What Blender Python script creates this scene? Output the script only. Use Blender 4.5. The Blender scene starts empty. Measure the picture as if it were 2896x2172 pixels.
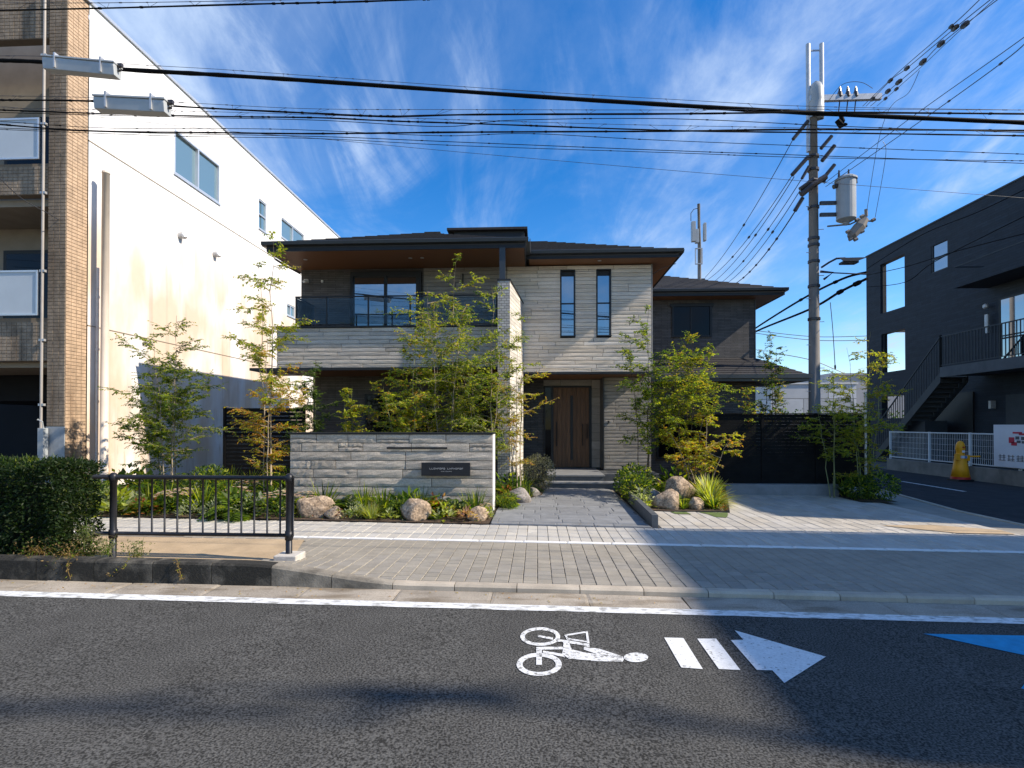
import bpy, math, random
import numpy as np
from mathutils import Vector, noise

random.seed(11)
RNG = np.random.default_rng(11)
R = math.radians
scene = bpy.context.scene
col = scene.collection

# ------------------------------------------------------------------ camera, sky, sun, exposure
EYE = 1.6
YAW, PITCH = R(2.75), R(0.5)
cam_d = bpy.data.cameras.new('camera')
cam = bpy.data.objects.new('camera', cam_d)
col.objects.link(cam)
cam.location = (0, 0, EYE)
cam.rotation_euler = (R(90) + PITCH, 0, YAW)
cam_d.sensor_width = 36
cam_d.lens = 36 * 1500 / 2896
cam_d.shift_y = (1187 - 1086) / 2896
cam_d.clip_start = 0.05
cam_d.clip_end = 2000
scene.camera = cam

AZ, EL = R(9.3), R(38.2)          # sun stands to the right, a little in front of the facades
SUN = Vector((math.cos(AZ) * math.cos(EL), -math.sin(AZ) * math.cos(EL), math.sin(EL)))
sd = bpy.data.lights.new('sun', 'SUN')
sd.energy = 5.0
sd.angle = R(0.53)
sd.color = (1.0, 0.90, 0.765)
sun = bpy.data.objects.new('sun', sd)
col.objects.link(sun)
sun.rotation_euler = SUN.to_track_quat('Z', 'Y').to_euler()
sun.location = (20, -5, 30)

world = bpy.data.worlds.new('World')
scene.world = world
world.use_nodes = True
wn, wl = world.node_tree.nodes, world.node_tree.links
wn.clear()
wout = wn.new('ShaderNodeOutputWorld')
bg = wn.new('ShaderNodeBackground')
bg.inputs['Strength'].default_value = 0.098
sky = wn.new('ShaderNodeTexSky')
sky.sky_type = 'NISHITA'
sky.sun_disc = False
sky.sun_elevation = EL
sky.sun_rotation = math.pi / 2 + AZ
sky.air_density = 1.0
sky.dust_density = 0.15
sky.ozone_density = 2.2
hs = wn.new('ShaderNodeHueSaturation')
hs.inputs['Hue'].default_value = 0.508
hs.inputs['Saturation'].default_value = 1.44
hs.inputs['Value'].default_value = 1.50
wl.new(sky.outputs[0], hs.inputs['Color'])
tc = wn.new('ShaderNodeTexCoord')
sx = wn.new('ShaderNodeSeparateXYZ')
wl.new(tc.outputs['Generated'], sx.inputs[0])


def wmath(op, a, b=None, clamp=False):
    n = wn.new('ShaderNodeMath')
    n.operation = op
    n.use_clamp = clamp
    for i, v in enumerate((a, b)):
        if v is None:
            continue
        if isinstance(v, (int, float)):
            n.inputs[i].default_value = v
        else:
            wl.new(v, n.inputs[i])
    return n.outputs[0]


zz = wmath('ADD', wmath('MAXIMUM', sx.outputs['Z'], 0.0), 0.12)
cu = wmath('DIVIDE', sx.outputs['X'], zz)
cv = wmath('DIVIDE', sx.outputs['Y'], zz)
cc = wn.new('ShaderNodeCombineXYZ')
wl.new(cu, cc.inputs[0])
wl.new(cv, cc.inputs[1])


def cloudlayer(scale, rot, nscale, lo, hi, seed, dist):
    mp = wn.new('ShaderNodeMapping')
    mp.inputs['Scale'].default_value = scale
    mp.inputs['Rotation'].default_value = (0, 0, rot)
    mp.inputs['Location'].default_value = seed
    wl.new(cc.outputs[0], mp.inputs[0])
    n = wn.new('ShaderNodeTexNoise')
    n.inputs['Scale'].default_value = nscale
    n.inputs['Detail'].default_value = 9
    n.inputs['Roughness'].default_value = 0.62
    n.inputs['Distortion'].default_value = dist
    wl.new(mp.outputs[0], n.inputs['Vector'])
    mr = wn.new('ShaderNodeMapRange')
    mr.interpolation_type = 'SMOOTHSTEP'
    mr.inputs['From Min'].default_value = lo
    mr.inputs['From Max'].default_value = hi
    wl.new(n.outputs['Fac'], mr.inputs['Value'])
    return mr.outputs[0]


c1 = cloudlayer((1.0, 0.42, 1), R(8), 1.3, 0.45, 0.80, (3.1, 1.7, 0), 0.8)
c2 = cloudlayer((1.0, 0.22, 1), R(-6), 3.2, 0.42, 0.76, (7.3, 0.4, 0), 1.2)
c3 = cloudlayer((1.0, 0.55, 1), R(14), 0.85, 0.42, 0.64, (1.3, 9.4, 0), 0.5)
cl = wmath('ADD', wmath('MULTIPLY', c1, 0.88), wmath('MULTIPLY', wmath('MULTIPLY', c2, c3), 0.80))
cl = wmath('ADD', cl, wmath('MULTIPLY', c3, 0.17))
cl = wmath('MULTIPLY', cl, 0.95, True)
mix = wn.new('ShaderNodeMix')
mix.data_type = 'RGBA'
wl.new(cl, mix.inputs['Factor'])
wl.new(hs.outputs[0], mix.inputs['A'])
mix.inputs['B'].default_value = (4.6, 5.8, 7.8, 1)
wl.new(mix.outputs['Result'], bg.inputs['Color'])
wl.new(bg.outputs[0], wout.inputs[0])

scene.view_settings.view_transform = 'Standard'
scene.view_settings.look = 'None'
scene.view_settings.gamma = 1
scene.view_settings.exposure = 0.50
scene.view_settings.use_curve_mapping = False
scene.render.engine = 'CYCLES'
scene.cycles.max_bounces = 8
scene.cycles.transparent_max_bounces = 16
scene.cycles.use_denoising = True

# ------------------------------------------------------------------ turning a measured pixel into a place
_f, _cx, _cy = 1500.0, 1448.0, 1187.0
_Fx = Vector((-math.sin(YAW) * math.cos(PITCH), math.cos(YAW) * math.cos(PITCH), math.sin(PITCH)))
_Rx = Vector((math.cos(YAW), math.sin(YAW), 0))
_Ux = Vector((math.sin(YAW) * math.sin(PITCH), -math.cos(YAW) * math.sin(PITCH), math.cos(PITCH)))
TILT = 0.0105


def ray(px, py):
    return _Fx + _Rx * ((px - _cx) / _f) - _Ux * ((py - _cy) / _f)


def at(px, py, Y):
    d = ray(px, py)
    t = Y / d.y
    return Vector((t * d.x, Y, EYE + t * d.z))


def atx(px, py, X):
    d = ray(px, py)
    t = X / d.x
    return Vector((X, t * d.y, EYE + t * d.z))


def ground(px, py, dz=0.0):
    d = ray(px, py)
    t = (EYE - dz) / (-TILT * d.x - d.z)
    return Vector((t * d.x, t * d.y, EYE + t * d.z))


def gz(x, dz=0.0):
    return dz - TILT * x


# ------------------------------------------------------------------ materials
MATS = {}


def mat(name, c, rough=0.75, var=0.15, scale=6.0, bump=0.15, bscale=60.0, rnd=0.0, metal=0.0, spec=0.4,
        c2=None, stretch=(1, 1, 1), thr=(0.35, 0.65), speck=0.0, speck_scale=200.0, brick=None, trans=0.0,
        hue=None, stain=None, speck_rng=(0.3, 0.7)):
    m = bpy.data.materials.new(name)
    m.use_nodes = True
    nt = m.node_tree
    N, L = nt.nodes, nt.links
    b = N['Principled BSDF']
    b.inputs['Roughness'].default_value = rough
    b.inputs['Metallic'].default_value = metal
    b.inputs['Specular IOR Level'].default_value = spec
    geo = N.new('ShaderNodeNewGeometry')
    oi = N.new('ShaderNodeObjectInfo')
    va = N.new('ShaderNodeVectorMath')
    va.operation = 'MULTIPLY_ADD'
    L.new(oi.outputs['Random'], va.inputs[0])
    va.inputs[1].default_value = (37, 53, 19) if rnd else (0, 0, 0)
    L.new(geo.outputs['Position'], va.inputs[2])
    mp = N.new('ShaderNodeMapping')
    mp.inputs['Scale'].default_value = stretch
    L.new(va.outputs[0], mp.inputs[0])
    nz = N.new('ShaderNodeTexNoise')
    nz.inputs['Scale'].default_value = scale
    nz.inputs['Detail'].default_value = 8
    nz.inputs['Roughness'].default_value = 0.6
    L.new(mp.outputs[0], nz.inputs['Vector'])
    mr = N.new('ShaderNodeMapRange')
    mr.inputs['From Min'].default_value = thr[0]
    mr.inputs['From Max'].default_value = thr[1]
    L.new(nz.outputs['Fac'], mr.inputs['Value'])
    mx = N.new('ShaderNodeMix')
    mx.data_type = 'RGBA'
    L.new(mr.outputs[0], mx.inputs['Factor'])
    ca = tuple(v * (1 - var) for v in c)
    cb = c2 if c2 else tuple(min(1, v * (1 + var)) for v in c)
    mx.inputs['A'].default_value = (*ca, 1)
    mx.inputs['B'].default_value = (*cb, 1)
    out = mx.outputs['Result']

    def mul(o, fac):
        v = N.new('ShaderNodeVectorMath')
        v.operation = 'SCALE'
        L.new(o, v.inputs[0])
        L.new(fac, v.inputs['Scale'])
        return v.outputs[0]

    if rnd:
        r = N.new('ShaderNodeMapRange')
        r.inputs['To Min'].default_value = 1 - rnd
        r.inputs['To Max'].default_value = 1 + rnd
        L.new(oi.outputs['Random'], r.inputs['Value'])
        out = mul(out, r.outputs[0])
    if hue:
        r2 = N.new('ShaderNodeMath')
        r2.operation = 'FRACT'
        r3 = N.new('ShaderNodeMath')
        r3.operation = 'MULTIPLY'
        r3.inputs[1].default_value = 7.31
        L.new(oi.outputs['Random'], r3.inputs[0])
        L.new(r3.outputs[0], r2.inputs[0])
        m3 = N.new('ShaderNodeMix')
        m3.data_type = 'RGBA'
        m3.blend_type = 'MULTIPLY'
        L.new(r2.outputs[0], m3.inputs['Factor'])
        L.new(out, m3.inputs['A'])
        m3.inputs['B'].default_value = (*hue, 1)
        out = m3.outputs['Result']
    if speck:
        vo = N.new('ShaderNodeTexNoise')
        vo.inputs['Scale'].default_value = speck_scale
        vo.inputs['Detail'].default_value = 3
        L.new(va.outputs[0], vo.inputs['Vector'])
        r = N.new('ShaderNodeMapRange')
        r.inputs['From Min'].default_value = speck_rng[0]
        r.inputs['From Max'].default_value = speck_rng[1]
        r.inputs['To Min'].default_value = 1 - speck
        r.inputs['To Max'].default_value = 1 + speck
        L.new(vo.outputs['Fac'], r.inputs['Value'])
        out = mul(out, r.outputs[0])
    for stain in (stain if isinstance(stain, list) else [stain] if stain else []):
        sc, cs, lo, hi, st = stain[:5]
        ms = N.new('ShaderNodeMapping')
        ms.inputs['Scale'].default_value = st
        L.new(geo.outputs['Position'], ms.inputs[0])
        ns = N.new('ShaderNodeTexNoise')
        ns.inputs['Scale'].default_value = sc
        ns.inputs['Detail'].default_value = 6
        L.new(ms.outputs[0], ns.inputs['Vector'])
        r = N.new('ShaderNodeMapRange')
        r.inputs['From Min'].default_value = lo
        r.inputs['From Max'].default_value = hi
        L.new(ns.outputs['Fac'], r.inputs['Value'])
        m3 = N.new('ShaderNodeMix')
        m3.data_type = 'RGBA'
        m3.blend_type = 'MULTIPLY'
        fo = r.outputs[0]
        if len(stain) > 5:
            r.clamp = True
            sz_ = N.new('ShaderNodeSeparateXYZ')
            L.new(geo.outputs['Position'], sz_.inputs[0])
            g1_ = N.new('ShaderNodeMapRange')
            g1_.inputs['From Min'].default_value = stain[5][0]
            g1_.inputs['From Max'].default_value = stain[5][1]
            L.new(sz_.outputs['Z'], g1_.inputs['Value'])
            g2_ = N.new('ShaderNodeMath')
            g2_.operation = 'MULTIPLY'
            L.new(g1_.outputs[0], g2_.inputs[0])
            L.new(fo, g2_.inputs[1])
            fo = g2_.outputs[0]
        L.new(fo, m3.inputs['Factor'])
        L.new(out, m3.inputs['A'])
        m3.inputs['B'].default_value = (*cs, 1)
        out = m3.outputs['Result']
    hgt = None
    if brick:
        bw, bh, mortar, axes = brick
        sp = N.new('ShaderNodeSeparateXYZ')
        L.new(geo.outputs['Position'], sp.inputs[0])
        cb2 = N.new('ShaderNodeCombineXYZ')
        L.new(sp.outputs[axes[0]], cb2.inputs[0])
        L.new(sp.outputs[axes[1]], cb2.inputs[1])
        br = N.new('ShaderNodeTexBrick')
        br.inputs['Scale'].default_value = 1
        br.inputs['Brick Width'].default_value = bw
        br.inputs['Row Height'].default_value = bh
        br.inputs['Mortar Size'].default_value = mortar
        br.inputs['Color1'].default_value = (0.8, 0.8, 0.8, 1)
        br.inputs['Color2'].default_value = (1.15, 1.15, 1.15, 1)
        br.inputs['Mortar'].default_value = (0.45, 0.45, 0.45, 1)
        L.new(cb2.outputs[0], br.inputs['Vector'])
        m3 = N.new('ShaderNodeMix')
        m3.data_type = 'RGBA'
        m3.blend_type = 'MULTIPLY'
        m3.inputs['Factor'].default_value = 1
        L.new(out, m3.inputs['A'])
        L.new(br.outputs['Color'], m3.inputs['B'])
        out = m3.outputs['Result']
        hgt = br.outputs['Fac']
    L.new(out, b.inputs['Base Color'])
    if bump:
        nb = N.new('ShaderNodeTexNoise')
        nb.inputs['Scale'].default_value = bscale
        nb.inputs['Detail'].default_value = 5
        nb.inputs['Roughness'].default_value = 0.65
        L.new(mp.outputs[0], nb.inputs['Vector'])
        bp = N.new('ShaderNodeBump')
        bp.inputs['Strength'].default_value = min(1, bump)
        bp.inputs['Distance'].default_value = 0.5 / bscale
        L.new(nb.outputs['Fac'], bp.inputs['Height'])
        last = bp
        if hgt is not None:
            b2 = N.new('ShaderNodeBump')
            b2.invert = True
            b2.inputs['Strength'].default_value = 0.8
            b2.inputs['Distance'].default_value = 0.006
            L.new(hgt, b2.inputs['Height'])
            L.new(bp.outputs[0], b2.inputs['Normal'])
            last = b2
        L.new(last.outputs[0], b.inputs['Normal'])
    MATS[name] = m
    return m


def glass(name, tint, gloss, rough=0.02, clear=0.0, bump=0.02):
    m = bpy.data.materials.new(name)
    m.use_nodes = True
    N, L = m.node_tree.nodes, m.node_tree.links
    N.remove(N['Principled BSDF'])
    out = N['Material Output']
    d = N.new('ShaderNodeBsdfDiffuse')
    d.inputs['Color'].default_value = (*tint, 1)
    g = N.new('ShaderNodeBsdfGlossy')
    g.inputs['Roughness'].default_value = rough
    g.inputs['Color'].default_value = (0.9, 0.95, 1, 1)
    fr = N.new('ShaderNodeFresnel')
    fr.inputs['IOR'].default_value = 1.5
    ad = N.new('ShaderNodeMath')
    ad.operation = 'ADD'
    ad.use_clamp = True
    ad.inputs[1].default_value = gloss
    L.new(fr.outputs[0], ad.inputs[0])
    base = d.outputs[0]
    if clear:
        t = N.new('ShaderNodeBsdfTransparent')
        t.inputs['Color'].default_value = (0.82, 0.88, 0.9, 1)
        mt = N.new('ShaderNodeMixShader')
        mt.inputs[0].default_value = clear
        L.new(d.outputs[0], mt.inputs[1])
        L.new(t.outputs[0], mt.inputs[2])
        base = mt.outputs[0]
    geo = N.new('ShaderNodeNewGeometry')
    nb = N.new('ShaderNodeTexNoise')
    nb.inputs['Scale'].default_value = 1.6
    L.new(geo.outputs['Position'], nb.inputs['Vector'])
    bp = N.new('ShaderNodeBump')
    bp.inputs['Strength'].default_value = bump
    L.new(nb.outputs['Fac'], bp.inputs['Height'])
    L.new(bp.outputs[0], g.inputs['Normal'])
    mx = N.new('ShaderNodeMixShader')
    L.new(ad.outputs[0], mx.inputs[0])
    L.new(base, mx.inputs[1])
    L.new(g.outputs[0], mx.inputs[2])
    L.new(mx.outputs[0], out.inputs[0])
    MATS[name] = m
    return m


def leafmat():
    m = bpy.data.materials.new('leaf')
    m.use_nodes = True
    N, L = m.node_tree.nodes, m.node_tree.links
    b = N['Principled BSDF']
    b.inputs['Roughness'].default_value = 0.5
    b.inputs['Specular IOR Level'].default_value = 0.35
    at_ = N.new('ShaderNodeAttribute')
    at_.attribute_name = 'tint'
    L.new(at_.outputs['Color'], b.inputs['Base Color'])
    tr = N.new('ShaderNodeBsdfTranslucent')
    g = N.new('ShaderNodeVectorMath')
    g.operation = 'MULTIPLY'
    g.inputs[1].default_value = (1.9, 2.0, 0.7)
    L.new(at_.outputs['Color'], g.inputs[0])
    L.new(g.outputs[0], tr.inputs['Color'])
    mx = N.new('ShaderNodeMixShader')
    mx.inputs[0].default_value = 0.54
    L.new(b.outputs[0], mx.inputs[1])
    L.new(tr.outputs[0], mx.inputs[2])
    L.new(mx.outputs[0], N['Material Output'].inputs[0])
    MATS['leaf'] = m


leafmat()
mat('asphalt', (0.080, 0.078, 0.072), 0.95, 0.12, 2.5, 1.0, 60, spec=0.05, speck=0.60, speck_scale=78, speck_rng=(0.38, 0.62), thr=(0.3, 0.7))
mat('side_asphalt', (0.045, 0.045, 0.046), 0.9, 0.2, 3, 0.6, 90, spec=0.1, speck=0.3)
mat('base_ground', (0.12, 0.115, 0.10), 0.95, 0.2, 1)
mat('mortar', (0.17, 0.15, 0.125), 0.95, 0.2, 8)
mat('paver', (0.290, 0.258, 0.205), 0.85, 0.12, 3, 0.25, 160, rnd=0.06, speck=0.14, speck_scale=260, hue=(0.93, 0.95, 1.0))
mat('band_tile', (0.46, 0.425, 0.362), 0.8, 0.08, 3, 0.15, 160, rnd=0.07, speck=0.06, hue=(0.94, 0.96, 1.0))
mat('band_edge', (0.72, 0.70, 0.66), 0.8, 0.08, 5, 0.1, rnd=0.05)
mat('drive_tile', (0.43, 0.40, 0.35), 0.85, 0.12, 1.6, 0.2, 140, rnd=0.08, speck=0.1, hue=(0.97, 0.93, 0.86), c2=(0.48, 0.45, 0.40))
mat('path_tile', (0.205, 0.208, 0.21), 0.75, 0.12, 5, 0.2, 60, rnd=0.09, speck=0.08)
mat('step_stone', (0.20, 0.205, 0.21), 0.65, 0.12, 5, 0.2, 60)
mat('dark_stone', (0.085, 0.09, 0.095), 0.65, 0.15, 6, 0.2, 60)
mat('kerb_mid', (0.17, 0.15, 0.12), 0.95, 0.35, 3.5, 0.5, 50, rnd=0.1, c2=(0.30, 0.265, 0.21), speck=0.2)
mat('kerb_clean', (0.42, 0.36, 0.28), 0.9, 0.15, 4, 0.3, 120, rnd=0.08, speck=0.15)
mat('kerb_dirty', (0.045, 0.042, 0.034), 0.95, 0.45, 3.5, 0.6, 50, rnd=0.2, c2=(0.20, 0.18, 0.145), thr=(0.48, 0.85), speck=0.25, speck_scale=60)
mat('gutter_concrete', (0.33, 0.285, 0.225), 0.9, 0.2, 2.2, 0.35, 120, rnd=0.12, speck=0.25, speck_scale=90, thr=(0.3, 0.7), stain=(3.0, (0.62, 0.58, 0.52), 0.48, 0.66, (0.6, 2.2, 1)))
mat('white_paint', (0.70, 0.70, 0.68), 0.7, 0.08, 22, 0.5, 90, speck=0.12, speck_scale=40, stain=(9, (0.50, 0.49, 0.46), 0.50, 0.64, (1, 2.5, 1)))
mat('marking_paint', (0.70, 0.70, 0.68), 0.75, 0.06, 12, 0.5, 80, speck=0.10, speck_scale=60, stain=(34, (0.45, 0.44, 0.42), 0.62, 0.68, (1, 1, 1)))
mat('worn_paint', (0.66, 0.66, 0.64), 0.8, 0.1, 22, 0.6, 60, speck=0.2, speck_scale=40, stain=(38, (0.38, 0.37, 0.35), 0.55, 0.63, (1, 1, 1)))
mat('blue_paint', (0.010, 0.27, 0.50), 0.7, 0.12, 12, 0.4, 90)
mat('tan_patch', (0.42, 0.31, 0.19), 0.9, 0.14, 3, 0.4, 90, speck=0.2)
mat('soil', (0.055, 0.036, 0.022), 0.95, 0.4, 8, 0.8, 40, c2=(0.11, 0.07, 0.042))
mat('moss', (0.10, 0.14, 0.035), 0.95, 0.3, 18, 0.6, 80)
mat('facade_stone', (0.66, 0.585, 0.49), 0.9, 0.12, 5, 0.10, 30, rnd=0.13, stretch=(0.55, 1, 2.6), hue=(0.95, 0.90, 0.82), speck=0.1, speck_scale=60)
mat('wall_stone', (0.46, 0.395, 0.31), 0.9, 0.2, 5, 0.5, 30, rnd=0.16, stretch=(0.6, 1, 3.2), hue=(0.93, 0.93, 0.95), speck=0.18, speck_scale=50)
mat('shaded_facade_stone', (0.30, 0.275, 0.24), 0.9, 0.12, 5, 0.12, 30, rnd=0.12, stretch=(0.55, 1, 2.6), hue=(0.95, 0.92, 0.88), speck=0.1, speck_scale=60)  # facade stone with the shade of entrance and balcony put into its colour
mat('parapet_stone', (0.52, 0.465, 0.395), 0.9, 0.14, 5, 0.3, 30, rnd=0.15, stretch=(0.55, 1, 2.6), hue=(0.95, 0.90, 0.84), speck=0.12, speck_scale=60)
mat('stone_back', (0.05, 0.045, 0.04), 0.9, 0.1, 5)
mat('dark_tile', (0.115, 0.107, 0.10), 0.8, 0.15, 4, 0.4, 60, brick=(0.42, 0.05, 0.006, ('X', 'Z')))
mat('dark_tile_side', (0.10, 0.085, 0.075), 0.8, 0.15, 4, 0.4, 60, brick=(0.42, 0.05, 0.006, ('Y', 'Z')))
mat('small_tile', (0.46, 0.44, 0.41), 0.7, 0.1, 4, 0.2, brick=(0.12, 0.06, 0.008, ('X', 'Z')))
mat('wing_side', (0.62, 0.575, 0.50), 0.8, 0.1, 4, 0.5, 30, brick=(0.9, 0.095, 0.005, ('Y', 'Z')))
mat('soffit_wood', (0.25, 0.12, 0.055), 0.6, 0.25, 5, 0.2, 50, stretch=(0.15, 3, 1), c2=(0.20, 0.09, 0.04))
mat('dark_metal', (0.018, 0.019, 0.021), 0.5, 0.1, 5, 0.05, spec=0.35)
mat('fence_dark', (0.009, 0.009, 0.009), 0.8, 0.2, 5, 0.05, spec=0.12)
mat('hedge_wood', (0.008, 0.010, 0.005), 0.95, 0.2, 5)
mat('gutter_metal', (0.035, 0.04, 0.045), 0.35, 0.1, 5, 0.05, spec=0.5)
mat('roof_slate', (0.034, 0.032, 0.032), 0.8, 0.25, 7, 0.3, 60, stretch=(3, 1, 1), spec=0.3)
mat('door_wood', (0.125, 0.062, 0.028), 0.55, 0.3, 4, 0.3, 60, rnd=0.1, stretch=(9, 9, 0.6))
mat('black_rubber', (0.012, 0.012, 0.013), 0.5, 0.1, 5, 0.1)
mat('cable_black', (0.006, 0.006, 0.006), 0.8, 0.2, 9, 0.2, 30, spec=0.1)
mat('wire_grey', (0.05, 0.05, 0.055), 0.5, 0.1, 5, 0)
mat('white_plaster', (0.775, 0.765, 0.75), 0.9, 0.03, 2, 0.1, 40, stain=[(0.8, (0.82, 0.66, 0.51), 0.34, 0.58, (1, 1.2, 0.45), (7.9, 5.6)), (1.0, (0.84, 0.82, 0.80), 0.56, 0.68, (1, 5.0, 0.22)), (2.6, (0.74, 0.66, 0.58), 0.55, 0.70, (1, 2.5, 0.6), (3.0, 0.6))])
mat('plaster_trim', (0.78, 0.76, 0.72), 0.8, 0.05, 3, 0.05)
mat('beige_tile', (0.46, 0.325, 0.21), 0.7, 0.1, 3, 0.1, rnd=0.0, speck=0.16, speck_scale=11, stain=(1.6, (0.34, 0.30, 0.27), 0.40, 0.62, (2, 2, 0.35), (3.6, 1.2)))
mat('shaded_front_tile', (0.29, 0.225, 0.16), 0.8, 0.15, 3, 0.1, speck=0.2, speck_scale=11, stain=(1.2, (0.6, 0.56, 0.52), 0.5, 0.7, (2, 2, 0.35)))  # beige tile with the front's shade put into the base colour, plus noise stains
mat('tile_grout', (0.22, 0.17, 0.12), 0.9, 0.1, 3)
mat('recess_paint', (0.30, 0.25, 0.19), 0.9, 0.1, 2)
mat('pier_paint', (0.33, 0.35, 0.36), 0.7, 0.15, 4, 0.1)
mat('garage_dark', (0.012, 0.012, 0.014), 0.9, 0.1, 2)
mat('frosted_panel', (0.52, 0.56, 0.58), 0.3, 0.04, 2, 0.03)
mat('alu', (0.62, 0.63, 0.64), 0.4, 0.05, 3, 0.02, metal=0.6)
mat('pipe_grey', (0.34, 0.31, 0.28), 0.5, 0.1, 3, 0.05)
mat('pale_pole', (0.66, 0.56, 0.45), 0.6, 0.12, 3, 0.1, stretch=(1, 1, 0.3))
mat('pole_concrete', (0.22, 0.20, 0.18), 0.9, 0.2, 4, 0.3, 60, stretch=(1, 1, 0.25))
mat('galvanised', (0.50, 0.50, 0.50), 0.45, 0.12, 6, 0.1, metal=0.5)
mat('transformer_grey', (0.36, 0.38, 0.385), 0.4, 0.06, 3, 0.03)
mat('closure_grey', (0.43, 0.45, 0.455), 0.5, 0.08, 3, 0.03)
mat('insulator', (0.05, 0.045, 0.045), 0.3, 0.1, 5, 0)
mat('navy_wall', (0.018, 0.024, 0.034), 0.7, 0.12, 3, 0.2, 60, brick=(0.6, 0.1, 0.006, ('Y', 'Z')))
mat('navy_stone', (0.10, 0.105, 0.11), 0.8, 0.12, 3, 0.1)
mat('navy_trim', (0.038, 0.044, 0.05), 0.6, 0.12, 3, 0.1)
mat('concrete_wall', (0.24, 0.225, 0.20), 0.9, 0.2, 2, 0.3, 60, stain=(1.2, (0.6, 0.58, 0.55), 0.5, 0.7, (1, 1, 0.4)))
mat('fence_white', (0.68, 0.70, 0.71), 0.45, 0.05, 3, 0)
mat('rail_black', (0.013, 0.014, 0.018), 0.42, 0.2, 6, 0.05, spec=0.35)
mat('base_concrete', (0.52, 0.48, 0.42), 0.9, 0.15, 12, 0.3, 60)
mat('boulder', (0.36, 0.255, 0.165), 0.95, 0.35, 7, 1.0, 14, rnd=0.08, speck=0.35, speck_scale=28, c2=(0.47, 0.35, 0.24))
mat('boulder_grey', (0.27, 0.24, 0.215), 0.9, 0.35, 9, 1.0, 22, rnd=0.08, speck=0.3, speck_scale=35)
mat('bark_pale', (0.34, 0.27, 0.19), 0.9, 0.3, 14, 0.5, 60, stretch=(1, 1, 0.4))
mat('bark_green', (0.19, 0.20, 0.09), 0.85, 0.3, 10, 0.3, 60)
mat('bark_dark', (0.09, 0.07, 0.05), 0.9, 0.3, 14, 0.5, 60)
mat('cone_yellow', (0.90, 0.38, 0.01), 0.5, 0.08, 4, 0.05)
mat('cone_red', (0.45, 0.03, 0.02), 0.5, 0.08, 4, 0.05)
mat('banner_white', (0.72, 0.74, 0.78), 0.6, 0.04, 3, 0.1, 8)
mat('print_red', (0.55, 0.03, 0.06), 0.6, 0.1, 6, 0)
mat('print_grey', (0.10, 0.10, 0.11), 0.6, 0.1, 6, 0)
mat('print_blue', (0.10, 0.25, 0.45), 0.6, 0.1, 6, 0)
mat('letter_pale', (0.42, 0.42, 0.42), 0.5, 0.1, 6, 0)
mat('far_white', (0.60, 0.61, 0.62), 0.85, 0.06, 1, 0.1, 10, brick=(3.2, 1.1, 0.03, ('X', 'Z')))
mat('far_grey', (0.34, 0.34, 0.35), 0.85, 0.06, 1)
mat('tower_wall', (0.4, 0.36, 0.31), 0.85, 0.1, 1)
mat('curtain', (0.34, 0.34, 0.33), 0.9, 0.15, 20, 0.1, stretch=(4, 1, 0.1))
glass('window_glass', (0.012, 0.014, 0.016), 0.34)
glass('slit_glass', (0.010, 0.020, 0.035), 0.30)
glass('pale_glass', (0.12, 0.19, 0.20), 0.20, 0.12)
glass('dark_glass', (0.006, 0.006, 0.007), -0.025)
glass('rail_glass', (0.012, 0.014, 0.017), -0.02, 0.08, clear=0.85)

# ------------------------------------------------------------------ mesh helpers
ORIG = {}


def tagit(o, label=None, cat=None, group=None, kind=None):
    if label:
        o['label'] = label
    if cat:
        o['category'] = cat
    if group:
        o['group'] = group
    if kind:
        o['kind'] = kind
    return o


def thing(name, label, cat, loc, group=None):
    o = bpy.data.objects.new(name, None)
    o.empty_display_size = 0.1
    col.objects.link(o)
    o.location = loc
    ORIG[o.name] = Vector(loc)
    return tagit(o, label, cat, group)


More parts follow.
